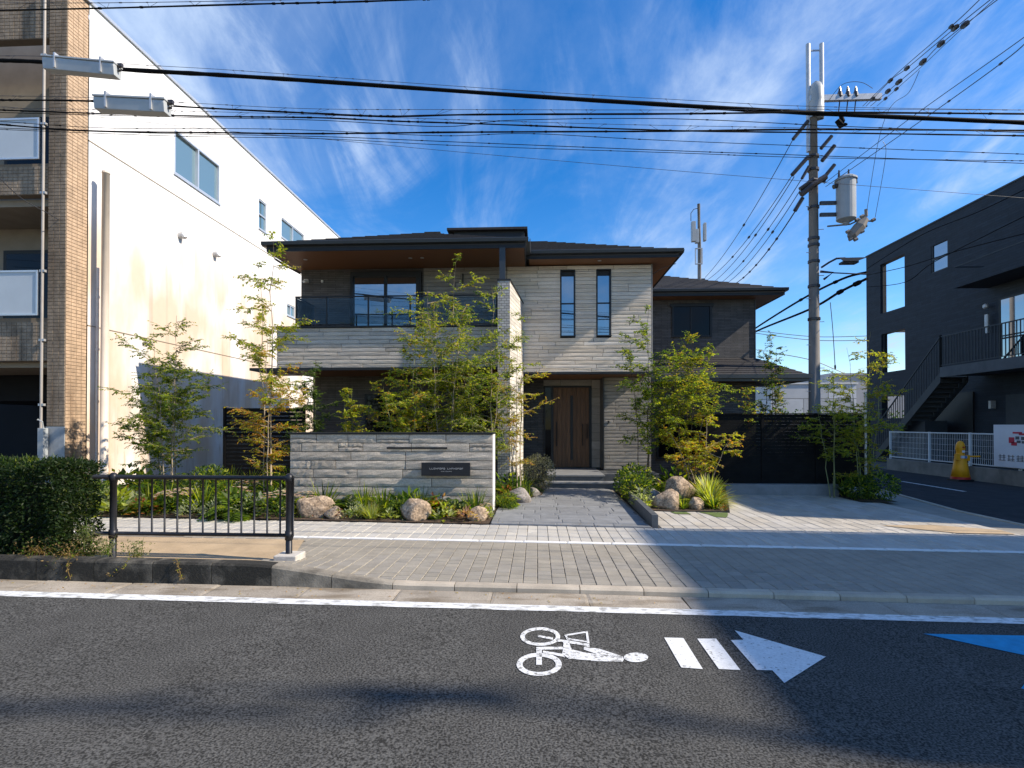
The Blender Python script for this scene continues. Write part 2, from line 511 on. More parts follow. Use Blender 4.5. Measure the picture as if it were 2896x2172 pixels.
class MB:
    def __init__(s):
        s.v, s.f = [], []

    def add(s, vs, fs):
        n = len(s.v)
        s.v += [tuple(v) for v in vs]
        s.f += [tuple(i + n for i in f) for f in fs]
        return s

    def box(s, x0, x1, y0, y1, z0, z1):
        return s.add([(x0, y0, z0), (x1, y0, z0), (x1, y1, z0), (x0, y1, z0), (x0, y0, z1), (x1, y0, z1), (x1, y1, z1), (x0, y1, z1)],
                     [(0, 3, 2, 1), (4, 5, 6, 7), (0, 1, 5, 4), (1, 2, 6, 5), (2, 3, 7, 6), (3, 0, 4, 7)])

    def quad(s, *p):
        return s.add(p, [tuple(range(len(p)))])

    def prism(s, poly, z0, z1):
        n = len(poly)
        za = z0 if callable(z0) else (lambda x, y: z0)
        zb = z1 if callable(z1) else (lambda x, y: z1)
        vs = [(x, y, za(x, y)) for x, y in poly] + [(x, y, zb(x, y)) for x, y in poly]
        fs = [tuple(range(n - 1, -1, -1)), tuple(range(n, 2 * n))]
        fs += [(i, (i + 1) % n, n + (i + 1) % n, n + i) for i in range(n)]
        return s.add(vs, fs)

    def bar(s, a, b, w, h=None):
        """square bar from a to b"""
        h = h or w
        a, b = Vector(a), Vector(b)
        d = (b - a).normalized()
        u = d.cross(Vector((0, 0, 1)))
        if u.length < 1e-3:
            u = Vector((1, 0, 0))
        u.normalize()
        v = u.cross(d).normalized()
        vs = []
        for p in (a, b):
            for su, sv in ((-1, -1), (1, -1), (1, 1), (-1, 1)):
                vs.append(p + u * su * w / 2 + v * sv * h / 2)
        return s.add(vs, [(0, 3, 2, 1), (4, 5, 6, 7), (0, 1, 5, 4), (1, 2, 6, 5), (2, 3, 7, 6), (3, 0, 4, 7)])

    def tube(s, pts, r, n=6, cap=True):
        pts = [Vector(p) for p in pts]
        k = len(pts)
        rr = r if isinstance(r, (list, tuple)) else [r] * k
        vs, fs = [], []
        for i, p in enumerate(pts):
            d = (pts[min(i + 1, k - 1)] - pts[max(i - 1, 0)])
            d.normalize()
            u = d.cross(Vector((0, 0, 1)))
            if u.length < 1e-2:
                u = d.cross(Vector((0, 1, 0)))
            u.normalize()
            w = u.cross(d)
            for j in range(n):
                a = 2 * math.pi * j / n
                vs.append(p + (u * math.cos(a) + w * math.sin(a)) * rr[i])
        for i in range(k - 1):
            for j in range(n):
                fs.append((i * n + j, i * n + (j + 1) % n, (i + 1) * n + (j + 1) % n, (i + 1) * n + j))
        if cap:
            fs.append(tuple(range(n)))
            fs.append(tuple((k - 1) * n + j for j in range(n - 1, -1, -1)))
        return s.add(vs, fs)

    def lathe(s, x, y, prof, n=16):
        vs, fs = [], []
        for r, z in prof:
            for j in range(n):
                a = 2 * math.pi * j / n
                vs.append((x + r * math.cos(a), y + r * math.sin(a), z))
        for i in range(len(prof) - 1):
            for j in range(n):
                fs.append((i * n + j, i * n + (j + 1) % n, (i + 1) * n + (j + 1) % n, (i + 1) * n + j))
        fs.append(tuple(range(n - 1, -1, -1)))
        fs.append(tuple((len(prof) - 1) * n + j for j in range(n)))
        return s.add(vs, fs)

    def build(s, name, m, parent=None, kind=None, smooth=False, bevel=0.0, label=None, cat=None, group=None):
        if parent is not None:
            root = parent
            while root.parent:
                root = root.parent
            o0 = ORIG[root.name]
        else:
            a = np.array(s.v)
            o0 = Vector((float((a[:, 0].min() + a[:, 0].max()) / 2), float((a[:, 1].min() + a[:, 1].max()) / 2), float(a[:, 2].min())))
            if kind == 'structure':
                o0 = Vector((0, 0, 0))
        me = bpy.data.meshes.new(name)
        me.from_pydata([(v[0] - o0[0], v[1] - o0[1], v[2] - o0[2]) for v in s.v], [], s.f)
        me.materials.append(MATS[m])
        if smooth:
            me.polygons.foreach_set('use_smooth', [True] * len(me.polygons))
        me.update()
        o = bpy.data.objects.new(name, me)
        col.objects.link(o)
        if parent is not None:
            o.parent = parent
        else:
            o.location = o0
            ORIG[o.name] = o0
        if bevel:
            b = o.modifiers.new('bevel', 'BEVEL')
            b.width = bevel
            b.segments = 2
            b.limit_method = 'ANGLE'
        return tagit(o, label, cat, group, kind)


def struct(mb, name, m, **k):
    return mb.build(name, m, kind='structure', **k)


def piece(name, me, parent, loc, scale=(1, 1, 1), rot=(0, 0, 0)):
    root = parent
    while root.parent:
        root = root.parent
    o = bpy.data.objects.new(name, me)
    col.objects.link(o)
    o.parent = parent
    o.location = Vector(loc) - ORIG[root.name]
    o.scale = scale
    o.rotation_euler = rot
    return o


def unit_paver(mt, seed):
    r = random.Random(seed)
    c = 0.035
    j = lambda: r.uniform(-0.012, 0.012)
    h = [1 + r.uniform(-0.06, 0.06) for _ in range(4)]
    lo = [(j(), j()), (1 + j(), j()), (1 + j(), 1 + j()), (j(), 1 + j())]
    vs = [(x, y, 0) for x, y in lo] + [(x, y, 0.86) for x, y in lo]
    ins = [(c, c), (-c, c), (-c, -c), (c, -c)]
    vs += [(lo[i][0] + ins[i][0], lo[i][1] + ins[i][1], h[i]) for i in range(4)]
    fs = [(8, 9, 10, 11)]
    for i in range(4):
        k = (i + 1) % 4
        fs += [(i, k, 4 + k, 4 + i), (4 + i, 4 + k, 8 + k, 8 + i)]
    me = bpy.data.meshes.new('paver_block')
    me.from_pydata(vs, [], fs)
    me.materials.append(MATS[mt])
    return me


def unit_stone(mt, seed, nx=5, nz=3, rough=0.12, edge_y=0.13):
    """block 0..1 in all axes; split face towards -y"""
    r = random.Random(seed)
    vs, fs = [], []
    for k in range(nz + 1):
        for i in range(nx + 1):
            edge = i in (0, nx) or k in (0, nz)
            x, z = i / nx, k / nz
            if not edge:
                x += r.uniform(-0.3, 0.3) / nx
                z += r.uniform(-0.3, 0.3) / nz
            y = (edge_y if edge else r.uniform(0, rough)) + (r.uniform(-0.1, 0.1) * edge_y if edge else 0)
            vs.append((x, y, z))
    q = lambda i, k: k * (nx + 1) + i
    for k in range(nz):
        for i in range(nx):
            fs.append((q(i, k), q(i + 1, k), q(i + 1, k + 1), q(i, k + 1)))
    n = len(vs)
    vs += [(0, 1, 0), (1, 1, 0), (1, 1, 1), (0, 1, 1)]
    fs.append(tuple([q(i, 0) for i in range(nx, -1, -1)] + [n, n + 1]))
    fs.append(tuple([q(i, nz) for i in range(nx + 1)] + [n + 2, n + 3]))
    fs.append(tuple([q(0, k) for k in range(nz + 1)] + [n + 3, n]))
    fs.append(tuple([q(nx, k) for k in range(nz, -1, -1)] + [n + 1, n + 2]))
    me = bpy.data.meshes.new('stone_block')
    me.from_pydata(vs, [], fs)
    me.materials.append(MATS[mt])
    return me


def lay_stones(parent, meshes, x0, x1, z0, z1, y, depth, rowh, lmin, lmax, holes=(), joint=0.009, seed=1, split=0.0, jit=0.004):
    r = random.Random(seed)
    nrow = max(1, round((z1 - z0) / rowh))
    rh = (z1 - z0) / nrow
    cnt = 0

    def put(a, b, za, zb):
        nonlocal cnt
        if b - a < 0.02:
            return
        piece('stone', r.choice(meshes), parent, (a, y + r.uniform(-jit, jit), za), (b - a - joint, depth, zb - za - joint))
        cnt += 1

    for k in range(nrow):
        za, zb = z0 + k * rh, z0 + (k + 1) * rh
        segs = [(x0, x1)]
        for hx0, hx1, hz0, hz1 in holes:
            if zb > hz0 + 0.02 and za < hz1 - 0.02:
                ns = []
                for a, b in segs:
                    if hx1 <= a or hx0 >= b:
                        ns.append((a, b))
                    else:
                        if hx0 > a:
                            ns.append((a, hx0))
                        if hx1 < b:
                            ns.append((hx1, b))
                segs = ns
        for a, b in segs:
            x = a - r.uniform(0, lmin)
            while x < b:
                L = r.uniform(lmin, lmax)
                xa, xb = max(x, a), min(x + L, b)
                if b - xb < lmin * 0.5:
                    xb = b
                    L = 99
                if r.random() < split and xb - xa > 0.2:
                    zm = za + rh * r.uniform(0.35, 0.65)
                    put(xa, xb, za, zm)
                    xm = xa + (xb - xa) * r.uniform(0.3, 0.7)
                    if r.random() < 0.5:
                        put(xa, xm, zm, zb)
                        put(xm, xb, zm, zb)
                    else:
                        put(xa, xb, zm, zb)
                else:
                    put(xa, xb, za, zb)
                x += L
    return cnt


# ------------------------------------------------------------------ leaves
def tint_set(me, cols):
    a = me.color_attributes.new('tint', 'FLOAT_COLOR', 'POINT')
    a.data.foreach_set('color', np.asarray(cols, dtype=np.float32).ravel())


class Leaves:
    """a cloud of small folded leaves and blades"""

    def __init__(s):
        s.P, s.D, s.N, s.L, s.W, s.C = [], [], [], [], [], []
        s.bv, s.bf, s.bc = [], [], []

    def leaf(s, p, d, n, L, W, c):
        s.P.append(p); s.D.append(d); s.N.append(n); s.L.append(L); s.W.append(W); s.C.append(c)

    def blade(s, p, d, L, W, c, droop=0.6, seg=4):
        p, d = Vector(p), Vector(d).normalized()
        side = d.cross(Vector((0, 0, 1)))
        if side.length < 1e-3:
            side = Vector((1, 0, 0))
        side.normalize()
        n0 = len(s.bv)
        for i in range(seg + 1):
            t = i / seg
            w = W * (1 - t ** 1.6) * 0.5 + 0.0006
            s.bv += [tuple(p - side * w), tuple(p + side * w)]
            s.bc += [c, c]
            d = (d + Vector((0, 0, -droop * (0.3 + t) / seg))).normalized()
            p = p + d * (L / seg)
        for i in range(seg):
            k = n0 + 2 * i
            s.bf.append((k, k + 1, k + 3, k + 2))

    def build(s, name, parent, o0=None, kind=None, **k):
        if parent is not None:
            root = parent
            while root.parent:
                root = root.parent
            o0 = ORIG[root.name]
        V = np.zeros((0, 3)); C = np.zeros((0, 4)); F = []
        if s.P:
            P, D, N = (np.array([tuple(q) for q in a], dtype=float) for a in (s.P, s.D, s.N))
            L, W = np.array(s.L)[:, None], np.array(s.W)[:, None]
            D /= np.linalg.norm(D, axis=1)[:, None] + 1e-9
            S = np.cross(D, N)
            S /= np.linalg.norm(S, axis=1)[:, None] + 1e-9
            N = np.cross(S, D)
            v0 = P
            v1 = P + D * L * 0.45 + S * W * 0.5 + N * W * 0.12
            v2 = P + D * L - N * L * 0.10
            v3 = P + D * L * 0.45 - S * W * 0.5 + N * W * 0.12
            V = np.stack([v0, v1, v2, v3], 1).reshape(-1, 3)
            C = np.repeat(np.array(s.C, dtype=float), 4, axis=0)
            F = [(4 * i, 4 * i + 1, 4 * i + 2) for i in range(len(P))] + [(4 * i, 4 * i + 2, 4 * i + 3) for i in range(len(P))]
        n = len(V)
        if s.bv:
            V = np.vstack([V, np.array(s.bv)])
            C = np.vstack([C, np.array(s.bc)]) if len(C) else np.array(s.bc, dtype=float)
            F = F + [tuple(i + n for i in f) for f in s.bf]
        if o0 is None:
            o0 = Vector((V[:, 0].mean(), V[:, 1].mean(), V[:, 2].min()))
        V = V - np.array(tuple(o0))
        me = bpy.data.meshes.new(name)
        me.from_pydata(V.tolist(), [], F)
        me.materials.append(MATS['leaf'])
        tint_set(me, C)
        o = bpy.data.objects.new(name, me)
        col.objects.link(o)
        if parent is not None:
            o.parent = parent
        else:
            o.location = o0
            ORIG[o.name] = Vector(o0)
        return tagit(o, kind=kind, **k)


GREEN = (0.10, 0.155, 0.020)
DEEP = (0.028, 0.062, 0.016)
LIME = (0.30, 0.32, 0.025)
YELLOW = (0.36, 0.27, 0.028)
ORANGE = (0.42, 0.21, 0.03)
SILVER = (0.24, 0.26, 0.20)
VARIEG = (0.36, 0.38, 0.20)
GREYP = (0.17, 0.165, 0.16)
PINK = (0.50, 0.33, 0.38)
RUST = (0.22, 0.075, 0.03)


def pick(pal, r):
    """pal: list of (weight, colour)"""
    t = r.random() * sum(w for w, _ in pal)
    for w, c in pal:
        t -= w
        if t <= 0:
            break
    k = r.uniform(0.72, 1.28)
    return (c[0] * k, c[1] * k, c[2] * k, 1)


def rv(r):
    while True:
        v = Vector((r.uniform(-1, 1), r.uniform(-1, 1), r.uniform(-1, 1)))
        if 0.05 < v.length < 1:
            return v.normalized()


def tree(name, label, x, y, z0, h, crown_r, pal, seed, stems=3, spread=0.25, clear=0.25, bark='bark_pale', nb=16,
         leafL=0.06, shape='oval', up=0.55, stem_r=0.018, dens=1.0, pal_top=None, lean=(0, 0), group=None, cat='tree', taper_top=0.25, pinnate=0.5):
    r = random.Random(seed)
    t = thing(name, label, cat, (x, y, z0), group)
    wood = MB()
    lv = Leaves()
    for s in range(stems):
        a = 2 * math.pi * (s + r.random() * 0.6) / stems
        sh = h * (1.0 if s == 0 else r.uniform(0.62, 0.95))
        top = Vector((x + lean[0] + math.cos(a) * spread * (0.3 if s == 0 else 1), y + lean[1] + math.sin(a) * spread * 0.8 * (0.3 if s == 0 else 1), z0 + sh))
        base = Vector((x + math.cos(a) * 0.05 * stems * 0.5, y + math.sin(a) * 0.05, z0 - 0.03))
        pts, rad = [], []
        K = 9
        wob = [Vector((r.uniform(-1, 1), r.uniform(-1, 1), 0)) * 0.03 * h / 3 for _ in range(K + 1)]
        for i in range(K + 1):
            u = i / K
            p = base.lerp(top, u) + wob[i] * (u ** 0.5)
            p.x += (top.x - base.x) * 0.25 * (u * u - u)
            pts.append(p)
            rad.append(stem_r * (1 - u * 0.85) * (1 if s == 0 else 0.75))
        wood.tube(pts, rad, 6)
        for bi in range(nb):
            u = clear + (1 - clear) * (bi + r.random()) / nb
            i = min(K - 1, int(u * K))
            p = pts[i].lerp(pts[i + 1], u * K - i)
            q = (u - clear) / (1 - clear)
            if shape == 'oval':
                rr = crown_r * (math.sin(math.pi * min(1, 0.12 + q * 0.86)) ** 0.7)
            elif shape == 'cone':
                rr = crown_r * (1.05 - q * 0.85) * min(1, 0.35 + q * 4)
            else:
                rr = crown_r * (0.55 + 0.5 * math.sin(q * 9 + seed))*(1-0.5*q)
            rr *= r.uniform(0.6, 1.25) * 1.12
            ang = r.uniform(0, 2 * math.pi)
            d = Vector((math.cos(ang), math.sin(ang), up * r.uniform(0.4, 1.4))).normalized()
            bp = [p]
            m = 5
            for k in range(m):
                d = (d + rv(r) * 0.22 + Vector((0, 0, -0.06))).normalized()
                bp.append(bp[-1] + d * rr / m)
            wood.tube(bp, [stem_r * 0.36 * (1 - k / (m + 1)) for k in range(m + 1)], 4, False)
            # twigs
            nt = max(6, int(rr * 34 * dens))
            for k in range(nt):
                v = (k + 0.6) / nt
                ii = min(m - 1, int(v * m))
                tp = bp[ii].lerp(bp[ii + 1], v * m - ii)
                td = (d * 0.7 + rv(r)).normalized()
                td.z *= 0.5
                tl = r.uniform(0.12, 0.28) * (0.6 + crown_r * 0.5)
                wood.tube([tp, tp + td * tl], [0.0022, 0.0012], 3, False)
                nl = r.randint(8, 13)
                P = pal_top if (pal_top and (q > taper_top)) else pal
                c0 = pick(P, r)
                for l in range(nl):
                    w = (l + 1) / nl
                    pos = tp + td * tl * w
                    sgn = 1 if l % 2 else -1
                    sd_ = td.cross(Vector((0, 0, 1)))
                    ld = (td * 0.6 + sd_ * sgn * 0.9 + rv(r) * (1 - pinnate) + Vector((0, 0, -0.25))).normalized()
                    nn = (Vector((0, 0, 1)) + rv(r) * 0.75).normalized()
                    c = c0 if r.random() < 0.6 else pick(P, r)
                    LL = leafL * r.uniform(0.5, 1.12)
                    lv.leaf(pos, ld, nn, LL, LL * r.uniform(0.42, 0.62), c)
    wood.build('trunk', bark, t, smooth=True)
    lv.build('crown', t)
    return t


def plant_fern(r, n=16, L=0.32, pal=((1, GREEN),), W=0.055):
    lv = Leaves()
    for i in range(n):
        a = r.uniform(0, 2 * math.pi)
        el = r.uniform(0.35, 1.25)
        d = Vector((math.cos(a) * math.cos(el), math.sin(a) * math.cos(el), math.sin(el)))
        p = Vector((math.cos(a) * 0.02, math.sin(a) * 0.02, 0.01))
        K = 11
        LL = L * r.uniform(0.7, 1.15)
        c0 = pick(pal, r)
        for k in range(K):
            u = k / K
            d = (d + Vector((0, 0, -0.14))).normalized()
            p = p + d * LL / K
            s = d.cross(Vector((0, 0, 1))).normalized()
            w = W * 2.2 * math.sin(math.pi * min(1, 0.18 + u * 0.8)) + 0.008
            for sg in (-1, 1):
                lv.leaf(p, (s * sg + d * 0.5), Vector((0, 0, 1)) + rv(r) * 0.3, w, w * 0.36, c0)
    return lv


def plant_grass(r, n=70, L=0.35, pal=((1, LIME),), W=0.012, sp=0.06):
    lv = Leaves()
    for i in range(n):
        a = r.uniform(0, 2 * math.pi)
        el = r.uniform(0.55, 1.5)
        d = Vector((math.cos(a) * math.cos(el), math.sin(a) * math.cos(el), math.sin(el)))
        lv.blade((math.cos(a) * sp * r.random(), math.sin(a) * sp * r.random(), 0), d, L * r.uniform(0.6, 1.15), W, pick(pal, r), r.uniform(0.4, 1.3))
    return lv


def plant_broad(r, n=40, H=0.22, rad=0.18, pal=((1, GREEN),), L=0.09):
    lv = Leaves()
    for i in range(n):
        v = rv(r)
        v.z = abs(v.z)
        p = Vector((v.x * rad, v.y * rad, 0.02 + v.z * H)) * r.uniform(0.45, 1)
        d = (Vector((v.x, v.y, 0.35 + v.z * 0.5)) + rv(r) * 0.5)
        LL = L * r.uniform(0.6, 1.25)
        lv.leaf(p, d, Vector((0, 0, 1)) + v * 0.5 + rv(r) * 0.4, LL, LL * 0.5, pick(pal, r))
    return lv


def plant_ball(r, n=1200, rad=0.3, pal=((1, GREYP),), L=0.04, squash=0.85):
    lv = Leaves()
    for i in range(n):
        v = rv(r)
        q = rad * (0.55 + 0.45 * r.random() ** 0.5) * (1 + 0.12 * noise.noise(v * 3))
        p = Vector((v.x * q, v.y * q, rad * squash + v.z * q * squash))
        lv.leaf(p, v + rv(r) * 0.8, v + rv(r) * 0.7, L * r.uniform(0.6, 1.3), L * 0.4, pick(pal, r))
    return lv


PLANT_MESH = {}


def put_plant(kind, label, x, y, s=1.0, z=None, group=None, name=None, seed=None, rot=None):
    """first of a kind and variant builds its mesh; later ones share it"""
    var = random.randint(0, 2)
    key = (kind, var)
    if key not in PLANT_MESH:
        r = random.Random(hash(kind) % 1000 + var * 17 if False else sum(map(ord, kind)) + var * 17)
        if kind == 'fern':
            lv = plant_fern(r, 20, 0.34, ((3, GREEN), (1, LIME)))
        elif kind == 'dark_fern':
            lv = plant_fern(r, 18, 0.36, ((2, DEEP), (1, GREEN)), 0.05)
        elif kind == 'lily':
            lv = plant_grass(r, 60, 0.36, ((2, GREEN), (1, LIME), (1, DEEP)), 0.022, 0.05)
        elif kind == 'sedge':
            lv = plant_grass(r, 260, 0.34, ((2, LIME), (3, VARIEG), (1, YELLOW)), 0.013, 0.12)
        elif kind == 'spiky_ball':
            lv = Leaves()
            for i in range(420):
                a, el = r.uniform(0, 6.283), r.uniform(0.1, 1.5)
                d = Vector((math.cos(a) * math.cos(el), math.sin(a) * math.cos(el), math.sin(el) * .9))
                lv.blade(d * r.uniform(.03, .14), d, r.uniform(.12, .26), .022, pick(((3, VARIEG), (2, LIME), (1, YELLOW)), r), r.uniform(.2, .9), 3)
        elif kind == 'hosta':
            lv = plant_broad(r, 60, 0.20, 0.17, ((3, VARIEG), (2, LIME)), 0.10)
        elif kind == 'fatsia':
            lv = plant_broad(r, 70, 0.26, 0.20, ((2, GREEN), (2, DEEP), (1, LIME)), 0.11)
        elif kind == 'silver':
            lv = plant_broad(r, 150, 0.20, 0.17, ((2, SILVER), (1, VARIEG)), 0.05)
        elif kind == 'flower':
            lv = plant_broad(r, 110, 0.20, 0.18, ((2, GREEN), (1, DEEP)), 0.055)
            for i in range(34):
                v = rv(r)
                p = Vector((v.x * 0.15, v.y * 0.15, 0.20 + abs(v.z) * 0.07))
                for j in range(5):
                    a = j * 1.257
                    lv.leaf(p, Vector((math.cos(a), math.sin(a), 0.4)), Vector((0, 0, 1)), 0.028, 0.022, pick(((2, PINK), (1, (0.62, 0.55, 0.60))), r))
        elif kind == 'rust':
            lv = plant_broad(r, 110, 0.22, 0.18, ((2, RUST), (1, ORANGE), (1, GREEN)), 0.06)
        elif kind == 'heuchera':
            lv = plant_broad(r, 60, 0.14, 0.16, ((1, (0.30, 0.16, 0.13)), (1, (0.40, 0.27, 0.20))), 0.10)
        elif kind == 'bushy':
            lv = plant_ball(r, 900, 0.24, ((2, GREEN), (2, DEEP), (1, LIME)), 0.05)
        elif kind == 'grey_ball':
            lv = plant_ball(r, 2600, 0.30, ((2, GREYP), (1, (0.28, 0.27, 0.27))), 0.036, 1.0)
        o = lv.build(name or kind, None, o0=Vector((0, 0, 0)))
        PLANT_MESH[key] = o.data
    else:
        o = bpy.data.objects.new(name or kind, PLANT_MESH[key])
        col.objects.link(o)
    o.location = (x, y, gz(x, 0.02) if z is None else z)
    s *= 1.42
    o.scale = (s * random.uniform(0.95, 1.1), s * random.uniform(0.95, 1.1), s * random.uniform(0.9, 1.1))
    o.rotation_euler = (0, 0, random.uniform(0, 6.28))
    return tagit(o, label, 'plant' if kind != 'grey_ball' else 'shrub', group)


# ------------------------------------------------------------------ ground, road, pavement (all tilt 1% down to the right)
def sheet(name, m, poly, dz, kind='structure', sub=1):
    mb = MB()
    mb.quad(*[(x, y, gz(x, dz)) for x, y in poly])
    return mb.build(name, m, kind=kind)


sheet('ground', 'base_ground', [(-300, -150), (300, -150), (300, 400), (-300, 400)], -0.13)
sheet('road', 'asphalt', [(-60, -9), (60, -9), (60, 4.92), (-60, 4.92)], -0.066)
sheet('side_road', 'side_asphalt', [(8.15, 4.92), (13.9, 4.92), (13.9, 90), (9.9, 90), (8.95, 14.2), (8.3, 11)], -0.050)
sheet('side_pavement', 'paver', [(7.2, 8.37), (8.16, 8.37), (8.22, 9.4), (8.29, 11), (8.95, 14.2), (9.9, 90), (7.9, 90), (7.9, 13.2), (7.2, 11.7)], -0.038)
mb = MB()
for a, b in (((8.16, 8.37), (8.22, 9.4)), ((8.22, 9.4), (8.29, 11)), ((8.29, 11), (8.95, 14.2)), ((8.95, 14.2), (9.9, 90))):
    mb.add([(a[0], a[1], gz(a[0], -0.06)), (a[0] + .1, a[1], gz(a[0], -0.06)), (b[0] + .1, b[1], gz(b[0], -0.06)), (b[0], b[1], gz(b[0], -0.06)),
            (a[0], a[1], gz(a[0], -0.02)), (a[0] + .1, a[1], gz(a[0], -0.02)), (b[0] + .1, b[1], gz(b[0], -0.02)), (b[0], b[1], gz(b[0], -0.02))],
           [(4, 5, 6, 7), (0, 1, 5, 4), (1, 2, 6, 5), (3, 0, 4, 7)])
struct(mb, 'side_kerb', 'kerb_clean')
mb = MB()
for a, b in (((11.0, 8.5), (11.05, 12.6)), ((11.15, 14.5), (11.2, 17.0)), ((11.3, 20.5), (11.4, 23)), ((11.6, 28), (11.7, 31))):
    mb.quad(*[(x, y, gz(x, -0.045)) for x, y in (a, (a[0] + .12, a[1]), (b[0] + .12, b[1]), b)])
struct(mb, 'side_road_line', 'white_paint')
# gutter slabs, edge line
gut = struct(MB().box(-60, 60, 4.90, 5.24, -0.9, -0.9 + 0.001), 'gutter', 'gutter_concrete')
ORIG[gut.name] = Vector((0, 0, 0))
gm = [unit_paver('gutter_concrete', 70 + i) for i in range(3)]
x = -7.8
ti = math.atan(TILT)
while x < 8.2:
    L = 0.92
    piece('gutter_slab', random.choice(gm), gut, (x, 4.895, gz(x, -0.10)), (L - 0.006, 0.345, 0.042), (0, ti, 0))
    x += L
mb = MB()
r = random.Random(3)
xs = np.arange(-60, 60, 0.25)
for i, xx in enumerate(xs):
    x2 = xx + 0.25
    a0 = 4.75 + 0.012 * noise.noise(Vector((xx * 2, 0, 0)))
    a1 = 4.75 + 0.012 * noise.noise(Vector((x2 * 2, 0, 0)))
    mb.quad((xx, a0, gz(xx, -0.061)), (x2, a1, gz(x2, -0.061)), (x2, 4.893, gz(x2, -0.061)), (xx, 4.893, gz(xx, -0.061)))
struct(mb, 'road_edge_line', 'white_paint')

# kerb
kerb = struct(MB().box(-60, 60, 5.25, 5.34, -0.6, -0.599), 'kerb', 'kerb_clean')
ORIG[kerb.name] = Vector((0, 0, 0))


def kerb_top(x):
    u = min(1, max(0, (x + 3.0) / 1.7))
    u = u * u * (3 - 2 * u)
    return gz(x) + 0.155 * (1 - u)


x = -9.5
k = 0
while x < 8.1:
    L = 0.62
    g = 0.008
    mb = MB()
    seg = 4
    vs, fs = [], []
    for i in range(seg + 1):
        xx = x + (L - g) * i / seg
        zt, zb = kerb_top(xx), gz(xx, -0.12)
        wdt = 0.11 + 0.05 * max(0, min(1, (zt - gz(xx)) / 0.155))
        yb = 5.24 + wdt
        vs += [(xx, 5.24, zb), (xx, 5.24, zt - 0.02), (xx, 5.258, zt), (xx, yb, zt), (xx, yb, zb)]
    for i in range(seg):
        for j in range(4):
            a = i * 5 + j
            fs.append((a, a + 5, a + 6, a + 1))
    fs += [(0, 1, 2, 3, 4), tuple(seg * 5 + j for j in (4, 3, 2, 1, 0))]
    mb.add(vs, fs)
    mb.build('kerb_stone', 'kerb_dirty' if x < -3.3 else 'kerb_mid' if x < -1.75 else 'kerb_clean', kerb)
    x += L

# pavement setts
pav = sheet('pavement', 'mortar', [(-20, 5.33), (60, 5.33), (60, 7.22), (-20, 7.22)], -0.014)
ORIG[pav.name] = Vector((0, 0, 0))
pm = [unit_paver('paver', i) for i in range(6)]
S = 0.148
cells = []
nx0, nx1 = int(-5.0 / S), int(8.2 / S)
for i in range(nx0, nx1):
    off = (i % 2) * 0.5 + 0.15 * ((i * 7) % 3)
    y = 5.36 - off * S * 0
    ystart = 5.36
    for j in range(0, 13):
        ya = ystart + (j - (0.5 if i % 2 else 0)) * 0.151
        yb = ya + 0.151
        ya, yb = max(ya, 5.36), min(yb, 7.19)
        if yb - ya < 0.03:
            continue
        x = i * S
        if x < -3.25 and ya < 7.02:
            continue
        cells.append((x, ya, yb))
cells.sort(key=lambda c: math.hypot(c[0], c[1]))
near, rest = cells[:300], cells[300:]
for x, ya, yb in near:
    dzk = (kerb_top(x) - gz(x)) * max(0, 1 - (ya - 5.36) / 0.8) * 0.5
    piece('paving_sett', random.choice(pm), pav, (x, ya, gz(x, -0.05) + dzk), (S - 0.004, yb - ya - 0.003, 0.05), (0, ti, 0))
mb = MB()
for x, ya, yb in rest:
    h = random.uniform(-0.0015, 0.0015)
    z = lambda q, d=0.0: gz(q, h + d)
    x2, y2 = x + S - 0.004, yb - 0.003
    c = 0.004
    mb.add([(x, ya, z(x, -0.03)), (x2, ya, z(x2, -0.03)), (x2, y2, z(x2, -0.03)), (x, y2, z(x, -0.03)),
            (x, ya, z(x, -0.005)), (x2, ya, z(x2, -0.005)), (x2, y2, z(x2, -0.005)), (x, y2, z(x, -0.005)),
            (x + c, ya + c, z(x)), (x2 - c, ya + c, z(x2)), (x2 - c, y2 - c, z(x2)), (x + c, y2 - c, z(x))],
           [(8, 9, 10, 11), (0, 1, 5, 4), (1, 2, 6, 5), (2, 3, 7, 6), (3, 0, 4, 7), (4, 5, 9, 8), (5, 6, 10, 9), (6, 7, 11, 10), (7, 4, 8, 11)])
mb.build('paving_setts_beyond', 'paver', pav, kind='stuff')
sheet('worn_patch', 'tan_patch', [(-9.5, 5.42), (-2.95, 5.42), (-2.80, 5.9), (-3.15, 7.04), (-9.5, 6.95)], 0.008)

# pale band
band = sheet('pale_pavement_band', 'mortar', [(-20, 7.19), (60, 7.19), (60, 8.42), (-20, 8.42)], -0.010)
ORIG[band.name] = Vector((0, 0, 0))
bm_ = [unit_paver('band_tile', 20 + i) for i in range(4)]
be_ = [unit_paver('band_edge', 30 + i) for i in range(3)]
cells = []
for i in range(int(-8.0 / 0.15), int(9.0 / 0.15)):
    x = i * 0.15
    o = 0.25 if i % 2 else 0.0
    for ya, yb in ((7.29, 7.58 + o), (7.58 + o, 8.40)):
        cells.append((x, ya, yb))
cells.sort(key=lambda c: math.hypot(c[0], c[1]))
for x, ya, yb in cells[:220]:
    piece('band_tile', random.choice(bm_), band, (x, ya, gz(x, -0.046)), (0.145, yb - ya - 0.004, 0.05), (0, ti, 0))
mb = MB()
for x, ya, yb in cells[220:]:
    mb.box(x, x + 0.145, ya, yb - 0.004, -0.046 - TILT * x, 0.004 - TILT * (x + .07))
mb.build('band_tiles_beyond', 'band_tile', band, kind='stuff')
x = -8
while x < 9:
    piece('edge_strip', random.choice(be_), band, (x, 7.20, gz(x, -0.045)), (0.594, 0.082, 0.051), (0, ti, 0))
    x += 0.6

